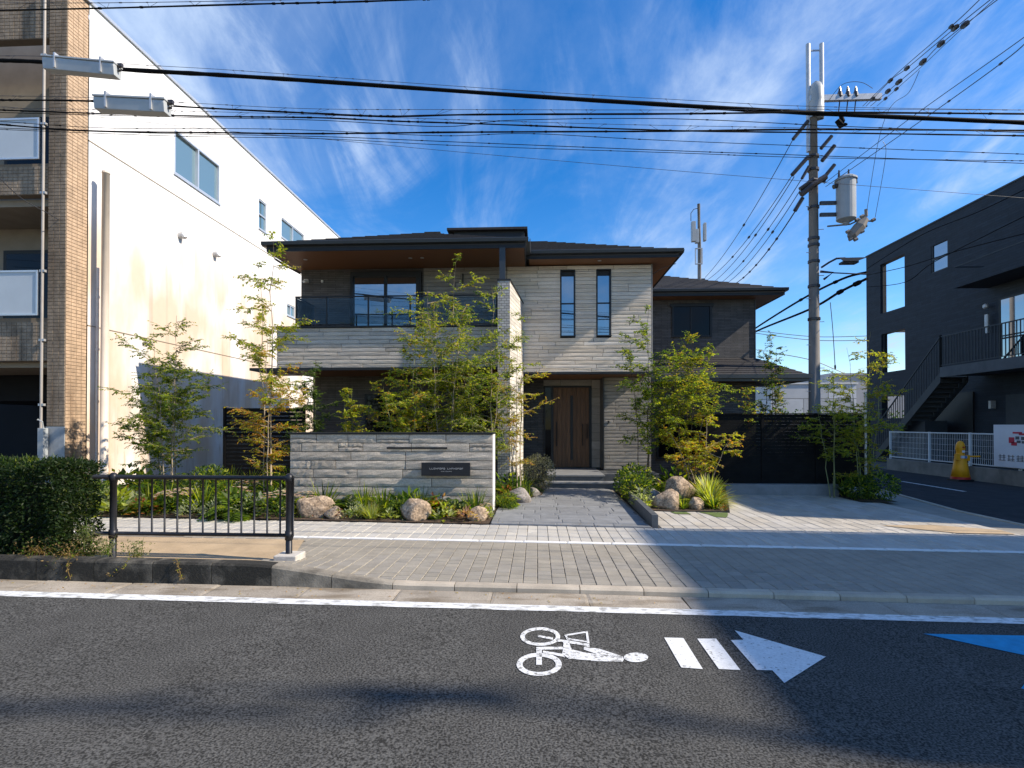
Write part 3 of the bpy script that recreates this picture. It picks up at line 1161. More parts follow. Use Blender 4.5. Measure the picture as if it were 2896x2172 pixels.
# driveway to the right of the path
drv = sheet('driveway', 'mortar', [(1.92, 8.41), (7.3, 8.41), (7.25, 13.1), (1.92, 13.1)], -0.012)
ORIG[drv.name] = Vector((0, 0, 0))
dm = [unit_paver('drive_tile', 40 + i) for i in range(5)]
cells = []
for i in range(0, 27):
    x = 1.94 + i * 0.2
    off = (i * 5 % 3) * 0.2
    y = 8.43 - off
    while y < 12.75:
        ya, yb = max(y, 8.43), min(y + 0.6, 12.78)
        if yb - ya > 0.05 and not (x < 3.5 and yb > 10.1) and not (x > 6.85 and yb > 11.75):
            cells.append((x, ya, yb))
        elif x < 3.5 and ya < 10.0:
            cells.append((x, ya, 10.04))
        elif x > 6.85 and ya < 11.7:
            cells.append((x, ya, 11.72))
        y += 0.6
for x, ya, yb in cells:
    piece('driveway_slab', random.choice(dm), drv, (x, ya, gz(x, -0.05)), (0.195, yb - ya - 0.005, 0.052), (0, ti, 0))
for pts in (((2.45, 9.95), (2.75, 9.96), (2.78, 9.72), (2.5, 9.74)), ((2.98, 9.98), (3.5, 9.97), (3.42, 9.72), (3.3, 9.45), (3.12, 9.5), (3.08, 9.75))):
    sheet('moss_patch', 'moss', pts, 0.009)
sheet('brown_patch', 'tan_patch', [(5.6, 8.95), (6.4, 8.43), (7.25, 8.43), (7.3, 8.75), (6.5, 9.1)], 0.010)

# front path of grey stone flags
pth = sheet('front_path', 'mortar', [(-0.76, 8.41), (1.80, 8.41), (1.86, 13.35), (-0.74, 13.35)], -0.004)
ORIG[pth.name] = Vector((0, 0, 0))
fm = [unit_paver('path_tile', 50 + i) for i in range(5)]
y = 8.43
k = 0
while y < 13.3:
    h = (0.20, 0.30, 0.42)[k % 3]
    yb = min(y + h, 13.31)
    x = -0.75 - 0.2 * (k % 3)
    while x < 1.78:
        L = (0.6, 0.45, 0.3)[(k + int(x * 3)) % 3]
        xa, xb = max(x, -0.75), min(x + L, 1.78)
        if xb - xa > 0.04:
            piece('path_flag', random.choice(fm), pth, (xa, y, gz(xa, -0.03)), (xb - xa - 0.004, yb - y - 0.004, 0.045), (0, ti, 0))
        x += L
    y = yb
    k += 1
sheet('soil_left', 'soil', [(-14, 8.41), (-0.77, 8.41), (-0.75, 14.4), (-14, 14.6)], 0.012)
sheet('soil_gravel_edge', 'soil', [(-0.76, 11.05), (-0.35, 11.0), (0.1, 11.9), (0.22, 13.4), (-0.76, 13.9)], 0.024)
sheet('soil_right', 'soil', [(1.86, 10.06), (3.55, 10.06), (4.4, 12.8), (4.6, 15.6), (1.95, 15.3), (1.9, 11)], 0.014)
sheet('soil_corner', 'soil', [(7.0, 11.75), (7.72, 11.75), (7.95, 13.3), (7.0, 13.1)], 0.018)
mb = MB()
mb.prism([(1.80, 8.47), (1.90, 8.47), (2.0, 11.3), (1.90, 11.3)], -0.04, lambda x, y: 0.175 - 0.0 * y)
mb.build('path_kerb', 'dark_stone', bevel=0.004, label='low dark stone kerb along the right side of the grey front path', cat='kerb')
mb = MB()
mb.prism([(3.5, 10.03), (3.56, 10.03), (4.45, 12.75), (4.38, 12.75)], -0.06, 0.0)
mb.prism([(1.9, 10.02), (3.55, 10.02), (3.55, 10.05), (1.9, 10.05)], -0.06, -0.012)
mb.build('bed_edging', 'dark_metal', label='thin dark metal edging around the boulder bed right of the path', cat='edging')

# ------------------------------------------------------------------ road markings, flat paint on the asphalt
def q5(u, v):
    return ground(1400 + u / 2.212, 1650 + v / 2.212, -0.061)


def flat(mb, pts):
    mb.quad(*[q5(*p) for p in reversed(pts)])


mb = MB()
for cu_, cv_, ro, ri in (((283, 332), None, (125, 58), (97, 40)), ((276, 506), None, (142, 72), (104, 48))):
    n = 36
    A = [q5(cu_[0] + ro[0] * math.cos(2 * math.pi * i / n), cu_[1] + ro[1] * math.sin(2 * math.pi * i / n)) for i in range(n)]
    B = [q5(cu_[0] + ri[0] * math.cos(2 * math.pi * i / n), cu_[1] + ri[1] * math.sin(2 * math.pi * i / n)) for i in range(n)]
    for i in range(n):
        j = (i + 1) % n
        mb.quad(B[i], B[j], A[j], A[i])
ns = lambda P: flat(mb, P)
ns([(258, 398), (293, 396), (293, 510), (258, 510)])
ns([(268, 322), (362, 338), (362, 352), (268, 334)])
ns([(293, 396), (425, 396), (425, 412), (293, 414)])
ns([(380, 348), (425, 352), (425, 366), (380, 362)])
ns([(425, 352), (458, 356), (480, 412), (560, 432), (440, 455), (420, 440), (428, 400)])
ns([(300, 420), (420, 440), (440, 462), (300, 432)])
ns([(458, 356), (592, 378), (592, 392), (462, 374)])
ns([(592, 378), (592, 402), (645, 406), (800, 456), (790, 470), (640, 442), (555, 414), (556, 398), (575, 392)])
ns([(440, 455), (560, 432), (640, 442), (800, 458), (806, 474), (798, 489), (640, 486), (460, 470)])
ns([(433, 320), (566, 299), (568, 309), (446, 328)])
ns([(566, 299), (580, 297), (592, 376), (576, 372)])
ns([(433, 320), (446, 322), (462, 350), (450, 352)])
ns([(450, 340), (578, 360), (577, 369), (454, 352)])
n = 24
mb.quad(*[q5(882 + 76 * math.cos(-2 * math.pi * i / n), 462 + 30 * math.sin(-2 * math.pi * i / n)) for i in range(n)])
mb.build('bicycle_marking', 'worn_paint', label='white painted cyclist symbol lying on its side on the asphalt', cat='road marking')
for P, lb in (([(1058, 338), (1178, 341), (1300, 535), (1165, 525)], 'white painted bar on the asphalt nearest the cyclist symbol'),
              ([(1265, 345), (1383, 345), (1535, 541), (1400, 535)], 'white painted bar on the asphalt half in shadow beside the arrow')):
    mb = MB()
    flat(mb, P)
    mb.build('bar_marking', 'marking_paint', label=lb, cat='road marking', group='painted bars of the cycle lane arrow')
mb = MB()
flat(mb, [(1553, 352), (1500, 293), (2070, 458), (1810, 622), (1735, 543), (1638, 541), (1475, 354)])
mb.build('arrow_marking', 'marking_paint', label='white painted arrowhead pointing right on the shaded asphalt', cat='road marking')
mb = MB()
mb.quad(*[ground(px, py, -0.061) for px, py in ((3300, 1938), (3300, 1805), (2611, 1792))])
mb.build('blue_marking', 'blue_paint', label='long blue painted wedge on the shaded road at the right', cat='road marking')
mb = MB()
mb.quad(*[ground(px, py, -0.061) for px, py in ((2888, 1946), (3300, 2080), (3300, 1950), (2900, 1930))])
mb.build('blue_marking', 'blue_paint', label='corner of a second blue painted shape at the right edge of the road', cat='road marking')

# ------------------------------------------------------------------ the house
house = thing('two_storey_house', 'grey stone two storey house with dark hipped roofs, balcony and brown entrance door', 'house', (0, 14, 0))
RS = [unit_stone('shaded_facade_stone', 300 + i, rough=0.012, edge_y=0.03) for i in range(5)]
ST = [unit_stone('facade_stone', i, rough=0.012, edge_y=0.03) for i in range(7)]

wallp = MB().box(-6.41, -3.05, 14.09, 20, 2.96, 5.82).build('wall', 'dark_tile', house)
MB().box(-3.05, 2.94, 14.20, 20, 2.97, 5.82).build('wall', 'stone_back', house)
MB().box(-6.30, -0.42, 14.62, 20, 0, 2.94).build('wall', 'dark_tile', house)
MB().box(-0.41, 1.87, 15.87, 20, 0, 2.94).build('wall', 'dark_tile', house)
MB().box(1.88, 2.96, 15.20, 20, 0, 2.94).build('wall', 'stone_back', house)
W1 = (0.609, 0.998, 3.944, 5.69)
W2 = (1.557, 1.940, 3.95, 5.695)
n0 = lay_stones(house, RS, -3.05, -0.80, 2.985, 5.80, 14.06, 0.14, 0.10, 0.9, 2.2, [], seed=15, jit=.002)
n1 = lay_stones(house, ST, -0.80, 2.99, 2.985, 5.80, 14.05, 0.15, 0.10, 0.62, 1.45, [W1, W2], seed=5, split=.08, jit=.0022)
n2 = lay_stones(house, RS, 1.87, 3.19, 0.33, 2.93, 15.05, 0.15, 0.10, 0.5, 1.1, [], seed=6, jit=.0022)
# corner trim
MB().box(2.992, 3.02, 14.06, 20, 2.97, 5.82).build('corner_trim', 'pipe_grey', house)
MB().box(1.855, 1.872, 15.0, 15.87, 0.31, 2.94).build('corner_trim', 'gutter_metal', house)
MB().box(-0.42, 3.03, 14.03, 14.19, 2.925, 2.978).build('lower_trim', 'dark_metal', house)
MB().box(-0.42, 3.01, 14.19, 15.87, 2.935, 2.965).build('entrance_soffit', 'soffit_wood', house)


def slit_window(w):
    x0, x1, z0, z1 = w
    f = MB()
    f.box(x0, x0 + .03, 14.04, 14.19, z0, z1).box(x1 - .03, x1, 14.04, 14.19, z0, z1)
    f.box(x0 + .03, x1 - .03, 14.04, 14.19, z1 - .03, z1).box(x0 - .01, x1 + .01, 14.02, 14.19, z0 - .03, z0)
    f.box(x0 + .03, x1 - .03, 14.11, 14.19, z1 - .14, z1 - .03)
    zt = z0 + (z1 - z0) * 0.49
    f.box(x0 + .03, x1 - .03, 14.12, 14.19, zt, zt + .025)
    w_ = f.build('window', 'dark_metal', house)
    MB().box(x0 + .03, x1 - .03, 14.155, 14.165, z0, zt).build('pane', 'slit_glass', w_)
    MB().box(x0 + .03, x1 - .03, 14.155, 14.165, zt + .025, z1 - .14).build('pane', 'slit_glass', w_)


slit_window(W1)
slit_window(W2)

# big balcony window
x0, x1, z0, z1 = -5.02, -3.10, 3.15, 5.70
f = MB().box(x0, x0 + .07, 13.98, 14.2, z0, z1).box(x1 - .14, x1, 13.98, 14.2, z0, z1).box(x0 + .07, x1 - .14, 13.98, 14.2, z1 - .13, z1)
f.box(x0 + .07, x1 - .14, 14.0, 14.2, z0, z0 + .05)
xm = (x0 + x1) / 2 - 0.02
f.box(xm - .03, xm + .03, 14.0, 14.08, z0 + .05, z1 - .13).box(x0 + .07, xm - .03, 14.03, 14.08, 4.02, 4.06).box(xm + .03, x1 - .14, 14.03, 14.08, 4.02, 4.06)
w_ = f.build('window', 'dark_metal', house)
MB().box(x0 + .07, xm - .03, 14.06, 14.07, z0 + .05, z1 - .13).build('pane', 'window_glass', w_)
MB().box(xm + .03, x1 - .14, 14.065, 14.075, z0 + .05, z1 - .13).build('pane', 'window_glass', w_)
# ground floor window left (dark, behind the trees) and sidelight
for (xa, xb, za, zb, yy) in ((-4.8, -2.7, 0.5, 2.4, 14.60), (-2.2, -1.2, 0.5, 2.4, 14.60)):
    f = MB().box(xa, xb, yy - .05, yy + .03, zb, zb + .05).box(xa, xb, yy - .05, yy + .03, za - .05, za)
    f.box(xa, xa + .05, yy - .05, yy + .03, za, zb).box(xb - .05, xb, yy - .05, yy + .03, za, zb).box((xa + xb) / 2 - .025, (xa + xb) / 2 + .025, yy - .05, yy + .03, za, zb)
    w_ = f.build('window', 'dark_metal', house)
    MB().box(xa + .05, (xa + xb) / 2 - .025, yy - .02, yy - .01, za, zb).build('pane', 'dark_glass', w_)
    MB().box((xa + xb) / 2 + .025, xb - .05, yy - .02, yy - .01, za, zb).build('pane', 'dark_glass', w_)

# door
door = MB().box(0.40, 0.475, 15.78, 15.86, 0.33, 2.74).box(1.53, 1.60, 15.78, 15.86, 0.33, 2.74).box(0.475, 1.53, 15.78, 15.86, 2.70, 2.74).build('door', 'dark_metal', house)
xx = 0.475
for wd in (0.125, 0.125, 0.125, 0.125):
    MB().box(xx + .003, xx + wd - .003, 15.80, 15.85, 0.34, 2.69).build('door_board', 'door_wood', door)
    xx += wd
MB().box(xx, xx + .075, 15.79, 15.85, 0.55, 2.45).build('door_glass', 'black_rubber', door)
MB().box(xx, xx + .075, 15.80, 15.85, 0.34, 0.54).box(xx, xx + .075, 15.80, 15.85, 2.46, 2.69).build('door_board', 'door_wood', door)
xx += .075
for wd in (0.12, 0.12, 0.12, 0.115):
    MB().box(xx + .003, xx + wd - .003, 15.80, 15.85, 0.34, 2.69).build('door_board', 'door_wood', door)
    xx += wd
for hx, za, zb in ((0.56, 0.95, 1.68), (1.33, 0.97, 1.62), (1.46, 1.18, 1.62)):
    MB().tube([(hx, 15.73, za), (hx, 15.73, zb)], 0.014, 8).bar((hx, 15.73, za + .05), (hx, 15.80, za + .05), .015).bar((hx, 15.73, zb - .05), (hx, 15.80, zb - .05), .015).build('handle', 'black_rubber', door)
sl = MB().box(0.20, 0.23, 15.78, 15.86, 0.33, 2.74).box(0.23, 0.40, 15.78, 15.86, 2.70, 2.74).box(0.23, 0.40, 15.78, 15.86, 0.33, .37).build('sidelight', 'dark_metal', house)
MB().box(0.23, 0.40, 15.82, 15.83, 0.37, 2.70).build('pane', 'dark_glass', sl)
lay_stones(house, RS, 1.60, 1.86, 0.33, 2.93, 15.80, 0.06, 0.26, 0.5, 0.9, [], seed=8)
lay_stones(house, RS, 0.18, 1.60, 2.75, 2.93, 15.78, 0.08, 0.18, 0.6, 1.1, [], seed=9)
MB().box(1.98, 2.02, 15.03, 15.05, 1.62, 1.70).build('intercom', 'dark_metal', house)

# porch and steps
st = MB().box(0.20, 2.05, 13.30, 13.62, -0.05, 0.115).build('step', 'dark_stone', house)
MB().box(0.18, 2.07, 13.27, 13.60, 0.118, 0.158).build('tread', 'step_stone', st, bevel=.004)
st = MB().box(0.27, 1.69, 13.60, 15.85, -0.05, 0.27).build('step', 'dark_stone', house)
MB().box(0.25, 1.71, 13.57, 15.84, 0.273, 0.313).build('tread', 'step_stone', st, bevel=.004)
MB().box(1.715, 3.2, 13.95, 15.19, -0.05, 0.30).build('plinth', 'dark_stone', house)

# splayed wing wall beside the entrance
wp = [(-0.93, 12.42), (-0.647, 12.42), (-0.378, 14.05), (-0.62, 14.05)]
zt = lambda x, y: 4.98 - (y - 12.42) * 0.115
MB().prism(wp, 0, zt).build('wing_wall', 'wing_side', house)
MB().box(-0.932, -0.645, 12.405, 12.418, 0, 4.97).build('wing_face', 'small_tile', house)
e = 0.015
MB().prism([(-0.945, 12.395), (-0.63, 12.395), (-0.362, 14.045), (-0.635, 14.045)], lambda x, y: zt(x, y) + .001, lambda x, y: zt(x, y) + .035).build('wing_coping', 'dark_metal', house)
MB().box(-0.90, -0.76, 12.5, 12.62, 5.03, 5.79).build('roof_post', 'gutter_metal', house)

# balcony
PSI = [unit_stone('parapet_stone', 90 + i, rough=0.04, edge_y=0.06) for i in range(5)]
MB().box(-6.48, -0.945, 13.0, 13.12, 2.98, 3.995).box(-6.48, -6.36, 13.121, 14.08, 2.98, 3.995).build('parapet', 'parapet_stone', house)
n3 = lay_stones(house, PSI, -6.49, -0.94, 3.0, 3.995, 12.90, 0.1, 0.1, 0.7, 1.6, [], seed=7)
MB().box(-6.51, -0.94, 12.87, 13.14, 4.0, 4.035).box(-6.51, -6.34, 13.141, 14.08, 4.0, 4.035).build('parapet_cap', 'dark_metal', house)
MB().box(-6.46, -0.945, 12.92, 14.61, 2.945, 2.975).build('balcony_soffit', 'soffit_wood', house)
MB().box(-7.15, -0.945, 12.84, 12.915, 2.935, 3.0).box(-7.15, -6.47, 12.916, 14.3, 2.935, 3.0).build('balcony_fascia', 'dark_metal', house)
rail = MB().box(-6.05, -0.95, 12.96, 13.0, 4.77, 4.80).box(-6.05, -6.01, 13.0, 14.05, 4.77, 4.80).build('balcony_railing', 'dark_metal', house)
xs_ = [-6.03, -5.25, -4.2, -3.15, -2.1, -1.0]
for q in xs_:
    MB().box(q - .018, q + .018, 12.965, 12.995, 4.035, 4.768).build('post', 'dark_metal', rail)
MB().box(-6.045, -6.015, 14.0, 14.03, 4.035, 4.768).build('post', 'dark_metal', rail)
for a, b in zip(xs_[:-1], xs_[1:]):
    MB().box(a + .025, b - .025, 12.975, 12.985, 4.10, 4.75).build('glass_panel', 'rail_glass', rail)
MB().box(-6.035, -6.025, 13.03, 13.98, 4.10, 4.75).build('glass_panel', 'rail_glass', rail)


def hip_roof(x0, x1, y0, y1, z, slope, tag_name='roof', course=0.26, parent=None, gutter=True, soffit_z=None):
    mb = MB()
    half = min(x1 - x0, y1 - y0) / 2
    n = int(half / course)
    c = half / n
    ring = lambda t, zz: [(x0 + t, y0 + t, zz), (x1 - t, y0 + t, zz), (x1 - t, y1 - t, zz), (x0 + t, y1 - t, zz)]
    prev = None
    for i in range(n):
        a = ring(c * i, z + slope * c * i + 0.028)
        b = ring(c * (i + 1) - (0.001 if i == n - 1 else 0), z + slope * c * (i + 1) + 0.004)
        k = len(mb.v)
        mb.v += a + b
        for j in range(4):
            m_ = (j + 1) % 4
            mb.f.append((k + j, k + m_, k + 4 + m_, k + 4 + j))
            if prev is not None:
                mb.f.append((prev + j, prev + m_, k + m_, k + j))
        prev = k + 4
    mb.f.append(tuple(prev + j for j in range(4)))
    k = len(mb.v)
    mb.v += ring(0, z)
    mb.f += [(k + j, k + (j + 1) % 4, (j + 1) % 4, j) for j in range(4)]
    rf = mb.build(tag_name, 'roof_slate', parent)
    sz = soffit_z
    f = MB()
    for (a, b, c_, d) in ((x0 + .02, x1 - .02, y0 + .02, y0 + .05), (x0 + .02, x0 + .05, y0 + .05, y1), (x1 - .05, x1 - .02, y0 + .05, y1)):
        f.box(a, b, c_, d, sz - .015, z - .002)
    f.build('fascia', 'dark_metal', rf)
    g = MB()
    prof = [(0.0, 0.0), (-0.10, 0.015), (-0.115, 0.09), (-0.10, 0.10), (-0.09, 0.03), (0.0, 0.02)]

    def run(a, b, nrm):
        vs = [(p[0] - nrm[0] * q[0], p[1] - nrm[1] * q[0], z - .085 + q[1]) for p in (a, b) for q in prof]
        n_ = len(prof)
        g.add(vs, [(i, (i + 1) % n_, n_ + (i + 1) % n_, n_ + i) for i in range(n_)] + [tuple(range(n_)), tuple(range(2 * n_ - 1, n_ - 1, -1))])
    run((x0 - .06, y0 + .01), (x1 + .06, y0 + .01), (0, -1))
    run((x0 + .01, y0 + .012), (x0 + .01, y1), (-1, 0))
    run((x1 - .01, y0 + .012), (x1 - .01, y1), (1, 0))
    g.build('gutter', 'gutter_metal', rf)
    return rf


rfB = hip_roof(-5.9, 3.60, 13.50, 20.6, 6.0, 0.42, parent=house, soffit_z=5.835)
rfA = hip_roof(-6.58, -0.27, 12.50, 19.2, 5.985, 0.42, parent=house, soffit_z=5.80)
MB().box(-0.215, 3.545, 13.55, 20.5, 5.828, 5.838).build('soffit', 'soffit_wood', rfB)
MB().box(-6.53, -0.32, 12.55, 19.1, 5.796, 5.806).build('soffit', 'soffit_wood', rfA)
for q in ((-5.9, 13.2), (-3.2, 13.2), (-2.9, 13.2), (1.6, 13.75)):
    MB().lathe(q[0], q[1], [(0.05, 5.79 if q[0] < 0 else 5.822), (0.05, 5.795 if q[0] < 0 else 5.827)], 14).build('downlight', 'alu', house)
# raised roof behind the ridge
up = MB().box(-2.55, -0.40, 16.1, 18, 7.0, 7.50).build('roof_monitor', 'dark_metal', house)
MB().prism([(-2.75, 15.95), (-0.30, 15.95), (-0.30, 18.2), (-2.75, 18.2)], 7.50, lambda x, y: 7.57).build('monitor_roof', 'roof_slate', up)
MB().box(-3.45, -2.96, 16.0, 17.9, 7.36, 7.48).build('ridge_cap', 'roof_slate', up)
# cable from corner
MB().tube([(3.03, 14.1, 5.55), (3.2, 13.8, 5.62), (3.5, 13.55, 5.66)], 0.008, 5).tube([(-6.41, 14.0, 5.68), (-6.5, 13.4, 5.70), (-6.58, 13.0, 5.75)], 0.025, 6).build('downpipe', 'gutter_metal', house)
camr = MB().box(-6.30, -6.20, 14.0, 14.09, 5.44, 5.52).tube([(-6.25, 14.0, 5.48), (-6.25, 13.88, 5.42)], 0.035, 8).build('security_camera', 'plaster_trim', house)
MB().lathe(-5.82, 14.06, [(0.03, 5.44), (0.035, 5.46), (0.03, 5.50)], 8).build('wall_lamp', 'plaster_trim', house)
MB().box(-2.0, -1.97, 14.02, 14.05, 5.35, 5.62).build('wall_sensor', 'dark_metal', house)

# right hand block
MB().box(2.97, 7.30, 18.2, 24, 0, 5.82).build('wall', 'dark_tile', house)
MB().box(7.302, 7.33, 18.17, 24, 3.0, 5.80).build('corner_trim', 'gutter_metal', house)
rfC = hip_roof(1.6, 8.06, 17.60, 24.5, 6.02, 0.42, parent=house, soffit_z=5.83)
MB().box(3.03, 8.0, 17.66, 24.4, 5.828, 5.838).build('soffit', 'soffit_wood', rfC)
xa, xb, za, zb, yy = 4.55, 5.87, 4.60, 5.58, 18.2
f = MB().box(xa - .06, xb + .06, yy - .06, yy + .03, zb, zb + .10).box(xa, xb, yy - .06, yy + .03, za - .05, za)
f.box(xa, xa + .06, yy - .06, yy + .03, za, zb).box(xb - .06, xb, yy - .06, yy + .03, za, zb).box((xa + xb) / 2 - .05, (xa + xb) / 2 - .01, yy - .05, yy + .03, za, zb)
w_ = f.build('window', 'dark_metal', house)
MB().box(xa + .06, (xa + xb) / 2 - .05, yy - .02, yy - .01, za, zb).build('pane', 'dark_glass', w_)
MB().box((xa + xb) / 2 - .01, xb - .06, yy - .02, yy - .01, za, zb).build('pane', 'dark_glass', w_)
mb = MB()
nC = 9
for i in range(nC):
    ya, yb = 15.62 + i * 2.58 / nC, 15.62 + (i + 1) * 2.58 / nC
    zA, zB = 3.03 + i * 0.80 / nC + .02, 3.03 + (i + 1) * 0.80 / nC
    xr0, xr1 = 7.80 - (ya - 15.62) * 0.19, 7.80 - (yb - 15.62) * 0.19
    mb.quad((3.05, ya, zA), (xr0, ya, zA), (xr1, yb, zB), (3.05, yb, zB))
    mb.quad((3.05, ya, zA - .022), (xr0, ya, zA - .022), (xr0, ya, zA), (3.05, ya, zA))
mb.quad((7.80, 15.62, 3.03), (7.80, 18.2, 3.03), (7.31, 18.2, 3.83))
lr = mb.build('lower_roof', 'roof_slate', house)
MB().box(3.05, 7.86, 15.54, 15.615, 2.93, 3.04).box(3.05, 7.80, 15.62, 15.66, 2.85, 3.02).box(7.76, 7.80, 15.66, 18.2, 2.85, 3.02).build('gutter', 'gutter_metal', lr)
MB().box(3.05, 7.755, 15.665, 18.2, 2.86, 2.87).build('soffit', 'soffit_wood', lr)
MB().box(3.22, 6.56, 16.3, 18.19, 0, 2.855).build('wall', 'dark_tile', house)
w_ = MB().box(3.6, 5.3, 16.24, 16.3, 0.55, 2.35).build('window', 'dark_metal', house)
MB().box(3.66, 4.43, 16.225, 16.235, 0.62, 2.28).build('pane', 'dark_glass', w_)
MB().box(4.47, 5.24, 16.225, 16.235, 0.62, 2.28).build('pane', 'dark_glass', w_)

# ------------------------------------------------------------------ stone sign wall in front
wall = thing('stone_garden_wall', 'low wall of split grey stone courses with dark cap, carrying the name plate', 'wall', (-2.65, 9.5, 0))
WS = [unit_stone('wall_stone', 200 + i, 7, 3, 0.13, 0.15) for i in range(8)]
MB().box(-4.50, -0.812, 9.56, 9.93, -0.05, 1.425).build('core', 'stone_back', wall)
MB().box(-0.810, -0.795, 9.51, 9.93, -0.05, 1.425).build('side_face', 'plaster_trim', wall)
MB().box(-4.535, -0.785, 9.46, 9.96, 1.428, 1.452).build('cap', 'dark_metal', wall)
slot = (-2.74, -1.62, 1.155, 1.195)
n4 = lay_stones(wall, WS, -4.51, -0.80, 0.0, 1.425, 9.475, 0.085, 0.158, 0.45, 1.5, [], seed=12, split=0.22, joint=0.011)
MB().box(-2.72, -1.62, 9.462, 9.474, 1.155, 1.19).build('letter_slot', 'black_rubber', wall)
plate = MB().box(-2.075, -1.20, 9.40, 9.46, 0.679, 0.915).build('name_plate', 'rail_black', bevel=0.003,
                                                           label='black rectangular name plate with faint pale lettering on the stone wall', cat='sign')
r = random.Random(5)


def glyphs(mb, x0, x1, z0, z1, n, y, r, skip=()):
    w = (x1 - x0) / n
    for i in range(n):
        if i in skip:
            continue
        a, b = x0 + i * w, x0 + (i + 0.68) * w
        t = (z1 - z0) * 0.16
        k = r.randint(0, 3)
        mb.box(a, a + t, y - .002, y, z0, z1)
        if k in (0, 1):
            mb.box(a + t, b, y - .002, y, z1 - t, z1)
        if k in (0, 2):
            mb.box(a + t, b, y - .002, y, z0, z0 + t)
        if k in (1, 3):
            mb.box(a + t, b, y - .002, y, (z0 + z1) / 2 - t / 2, (z0 + z1) / 2 + t / 2)
        if k in (0, 3):
            mb.box(b - t, b, y - .002, y, z0 + t, z1 - t)


mb = MB()
glyphs(mb, -1.925, -1.315, 0.795, 0.824, 17, 9.398, r, (8,))
glyphs(mb, -1.72, -1.52, 0.752, 0.766, 12, 9.398, r, (4,))
mb.build('lettering', 'letter_pale', plate)

# ------------------------------------------------------------------ side gate left, slat fence right
gate = thing('slatted_side_gate', 'dark slatted gate between the house and the white building', 'gate', (-6.9, 13.2, 0))
MB().box(-8.02, -7.96, 13.17, 13.23, 0, 2.05).build('post', 'fence_dark', gate)
MB().box(-5.95, -5.89, 13.17, 13.23, 0, 2.05).build('post', 'fence_dark', gate)
for i in range(19):
    z = 0.08 + i * 0.102
    MB().box(-7.955, -5.955, 13.185, 13.215, z, z + 0.097).build('slat', 'fence_dark', gate)
fen = thing('slat_fence', 'long near-black horizontal slat fence behind the pale stone ledge', 'fence', (6, 12.9, 0))
xs_ = [4.05, 5.35, 6.6, 7.8]
for q in xs_:
    MB().box(q - .03, q + .03, 12.88, 12.95, 0.0, 1.845).build('post', 'fence_dark', fen)
for a, b in zip(xs_[:-1], xs_[1:]):
    for i in range(21):
        z = 0.12 + i * 0.082
        MB().box(a + .031, b - .031, 12.90, 12.925, z, z + 0.0805).build('slat', 'fence_dark', fen)
MB().box(4.02, 7.83, 12.87, 12.96, 1.846, 1.865).build('top_rail', 'fence_dark', fen)
lg = MB().prism([(4.42, 12.70), (7.02, 12.72), (7.02, 13.2), (4.42, 13.2)], -0.12, 0.195)
lg.build('stone_ledge', 'step_stone', bevel=0.006, label='low grey stone ledge in front of the slat fence', cat='ledge')
post = MB().tube([(7.55, 12.6, 0), (7.55, 12.6, 2.35)], 0.03, 8)
post.build('marker_post', 'alu', label='slim pale metal post rising above the right end of the slat fence', cat='post')

# ------------------------------------------------------------------ left apartment building
LX = -10.2
lb = thing('white_apartment_block', 'white three storey apartment block with beige tiled front at the left edge', 'building', (-13, 18, 0))
side = MB()
# side wall with window openings
wins = []
for a, b in (((493, 364), (620, 577)), ((732, 560), (754, 660)), ((796, 613), (860, 716)), ((812, 858), (834, 900))):
    pa, pb = atx(a[0], a[1], LX), atx(b[0], b[1], LX)
    za = pa.z
    zb = atx(b[0], b[1], LX).z
    wins.append((pa.y, pb.y, min(za, zb), max(za, zb)))
ys = sorted({11.54, 27.2, *[w[0] for w in wins], *[w[1] for w in wins]})
zs = sorted({-0.1, 11.2, *[w[2] for w in wins], *[w[3] for w in wins]})
for ya, yb in zip(ys[:-1], ys[1:]):
    for za, zb in zip(zs[:-1], zs[1:]):
        if any(w[0] <= ya + 1e-4 and w[1] >= yb - 1e-4 and w[2] <= za + 1e-4 and w[3] >= zb - 1e-4 for w in wins):
            continue
        side.quad((LX, ya, za), (LX, yb, za), (LX, yb, zb), (LX, ya, zb))
for w in wins:
    d = 0.12
    side.quad((LX, w[0], w[2]), (LX - d, w[0], w[2]), (LX - d, w[0], w[3]), (LX, w[0], w[3]))
    side.quad((LX, w[1], w[2]), (LX, w[1], w[3]), (LX - d, w[1], w[3]), (LX - d, w[1], w[2]))
    side.quad((LX, w[0], w[2]), (LX, w[1], w[2]), (LX - d, w[1], w[2]), (LX - d, w[0], w[2]))
    side.quad((LX, w[0], w[3]), (LX - d, w[0], w[3]), (LX - d, w[1], w[3]), (LX, w[1], w[3]))
side.build('side_wall', 'white_plaster', lb)
for i, w in enumerate(wins):
    f = MB()
    X0, X1 = LX - .10, LX - .02 if i else LX + .01
    t = 0.05
    f.box(X0, X1, w[0], w[0] + t, w[2], w[3]).box(X0, X1, w[1] - t, w[1], w[2], w[3]).box(X0, X1, w[0] + t, w[1] - t, w[2], w[2] + t).box(X0, X1, w[0] + t, w[1] - t, w[3] - t, w[3])
    ym = (w[0] + w[1]) / 2
    if i != 1:
        f.box(X0, X1, ym - .03, ym + .03, w[2] + t, w[3] - t)
    else:
        zm = (w[2] + w[3]) / 2
        f.box(X0, X1, w[0] + t, w[1] - t, zm - .025, zm + .025)
    f.box(LX - .1, LX + .04, w[0] - .03, w[1] + .03, w[2] - .05, w[2] - .002)
    fr = f.build('window', 'alu', lb)
    MB().box(LX - .09, LX - .08, w[0] + t, ym, w[2] + t, w[3] - t).build('pane', 'pale_glass', fr)
    MB().box(LX - .07, LX - .06, ym, w[1] - t, w[2] + t, w[3] - t).build('pane', 'pale_glass', fr)
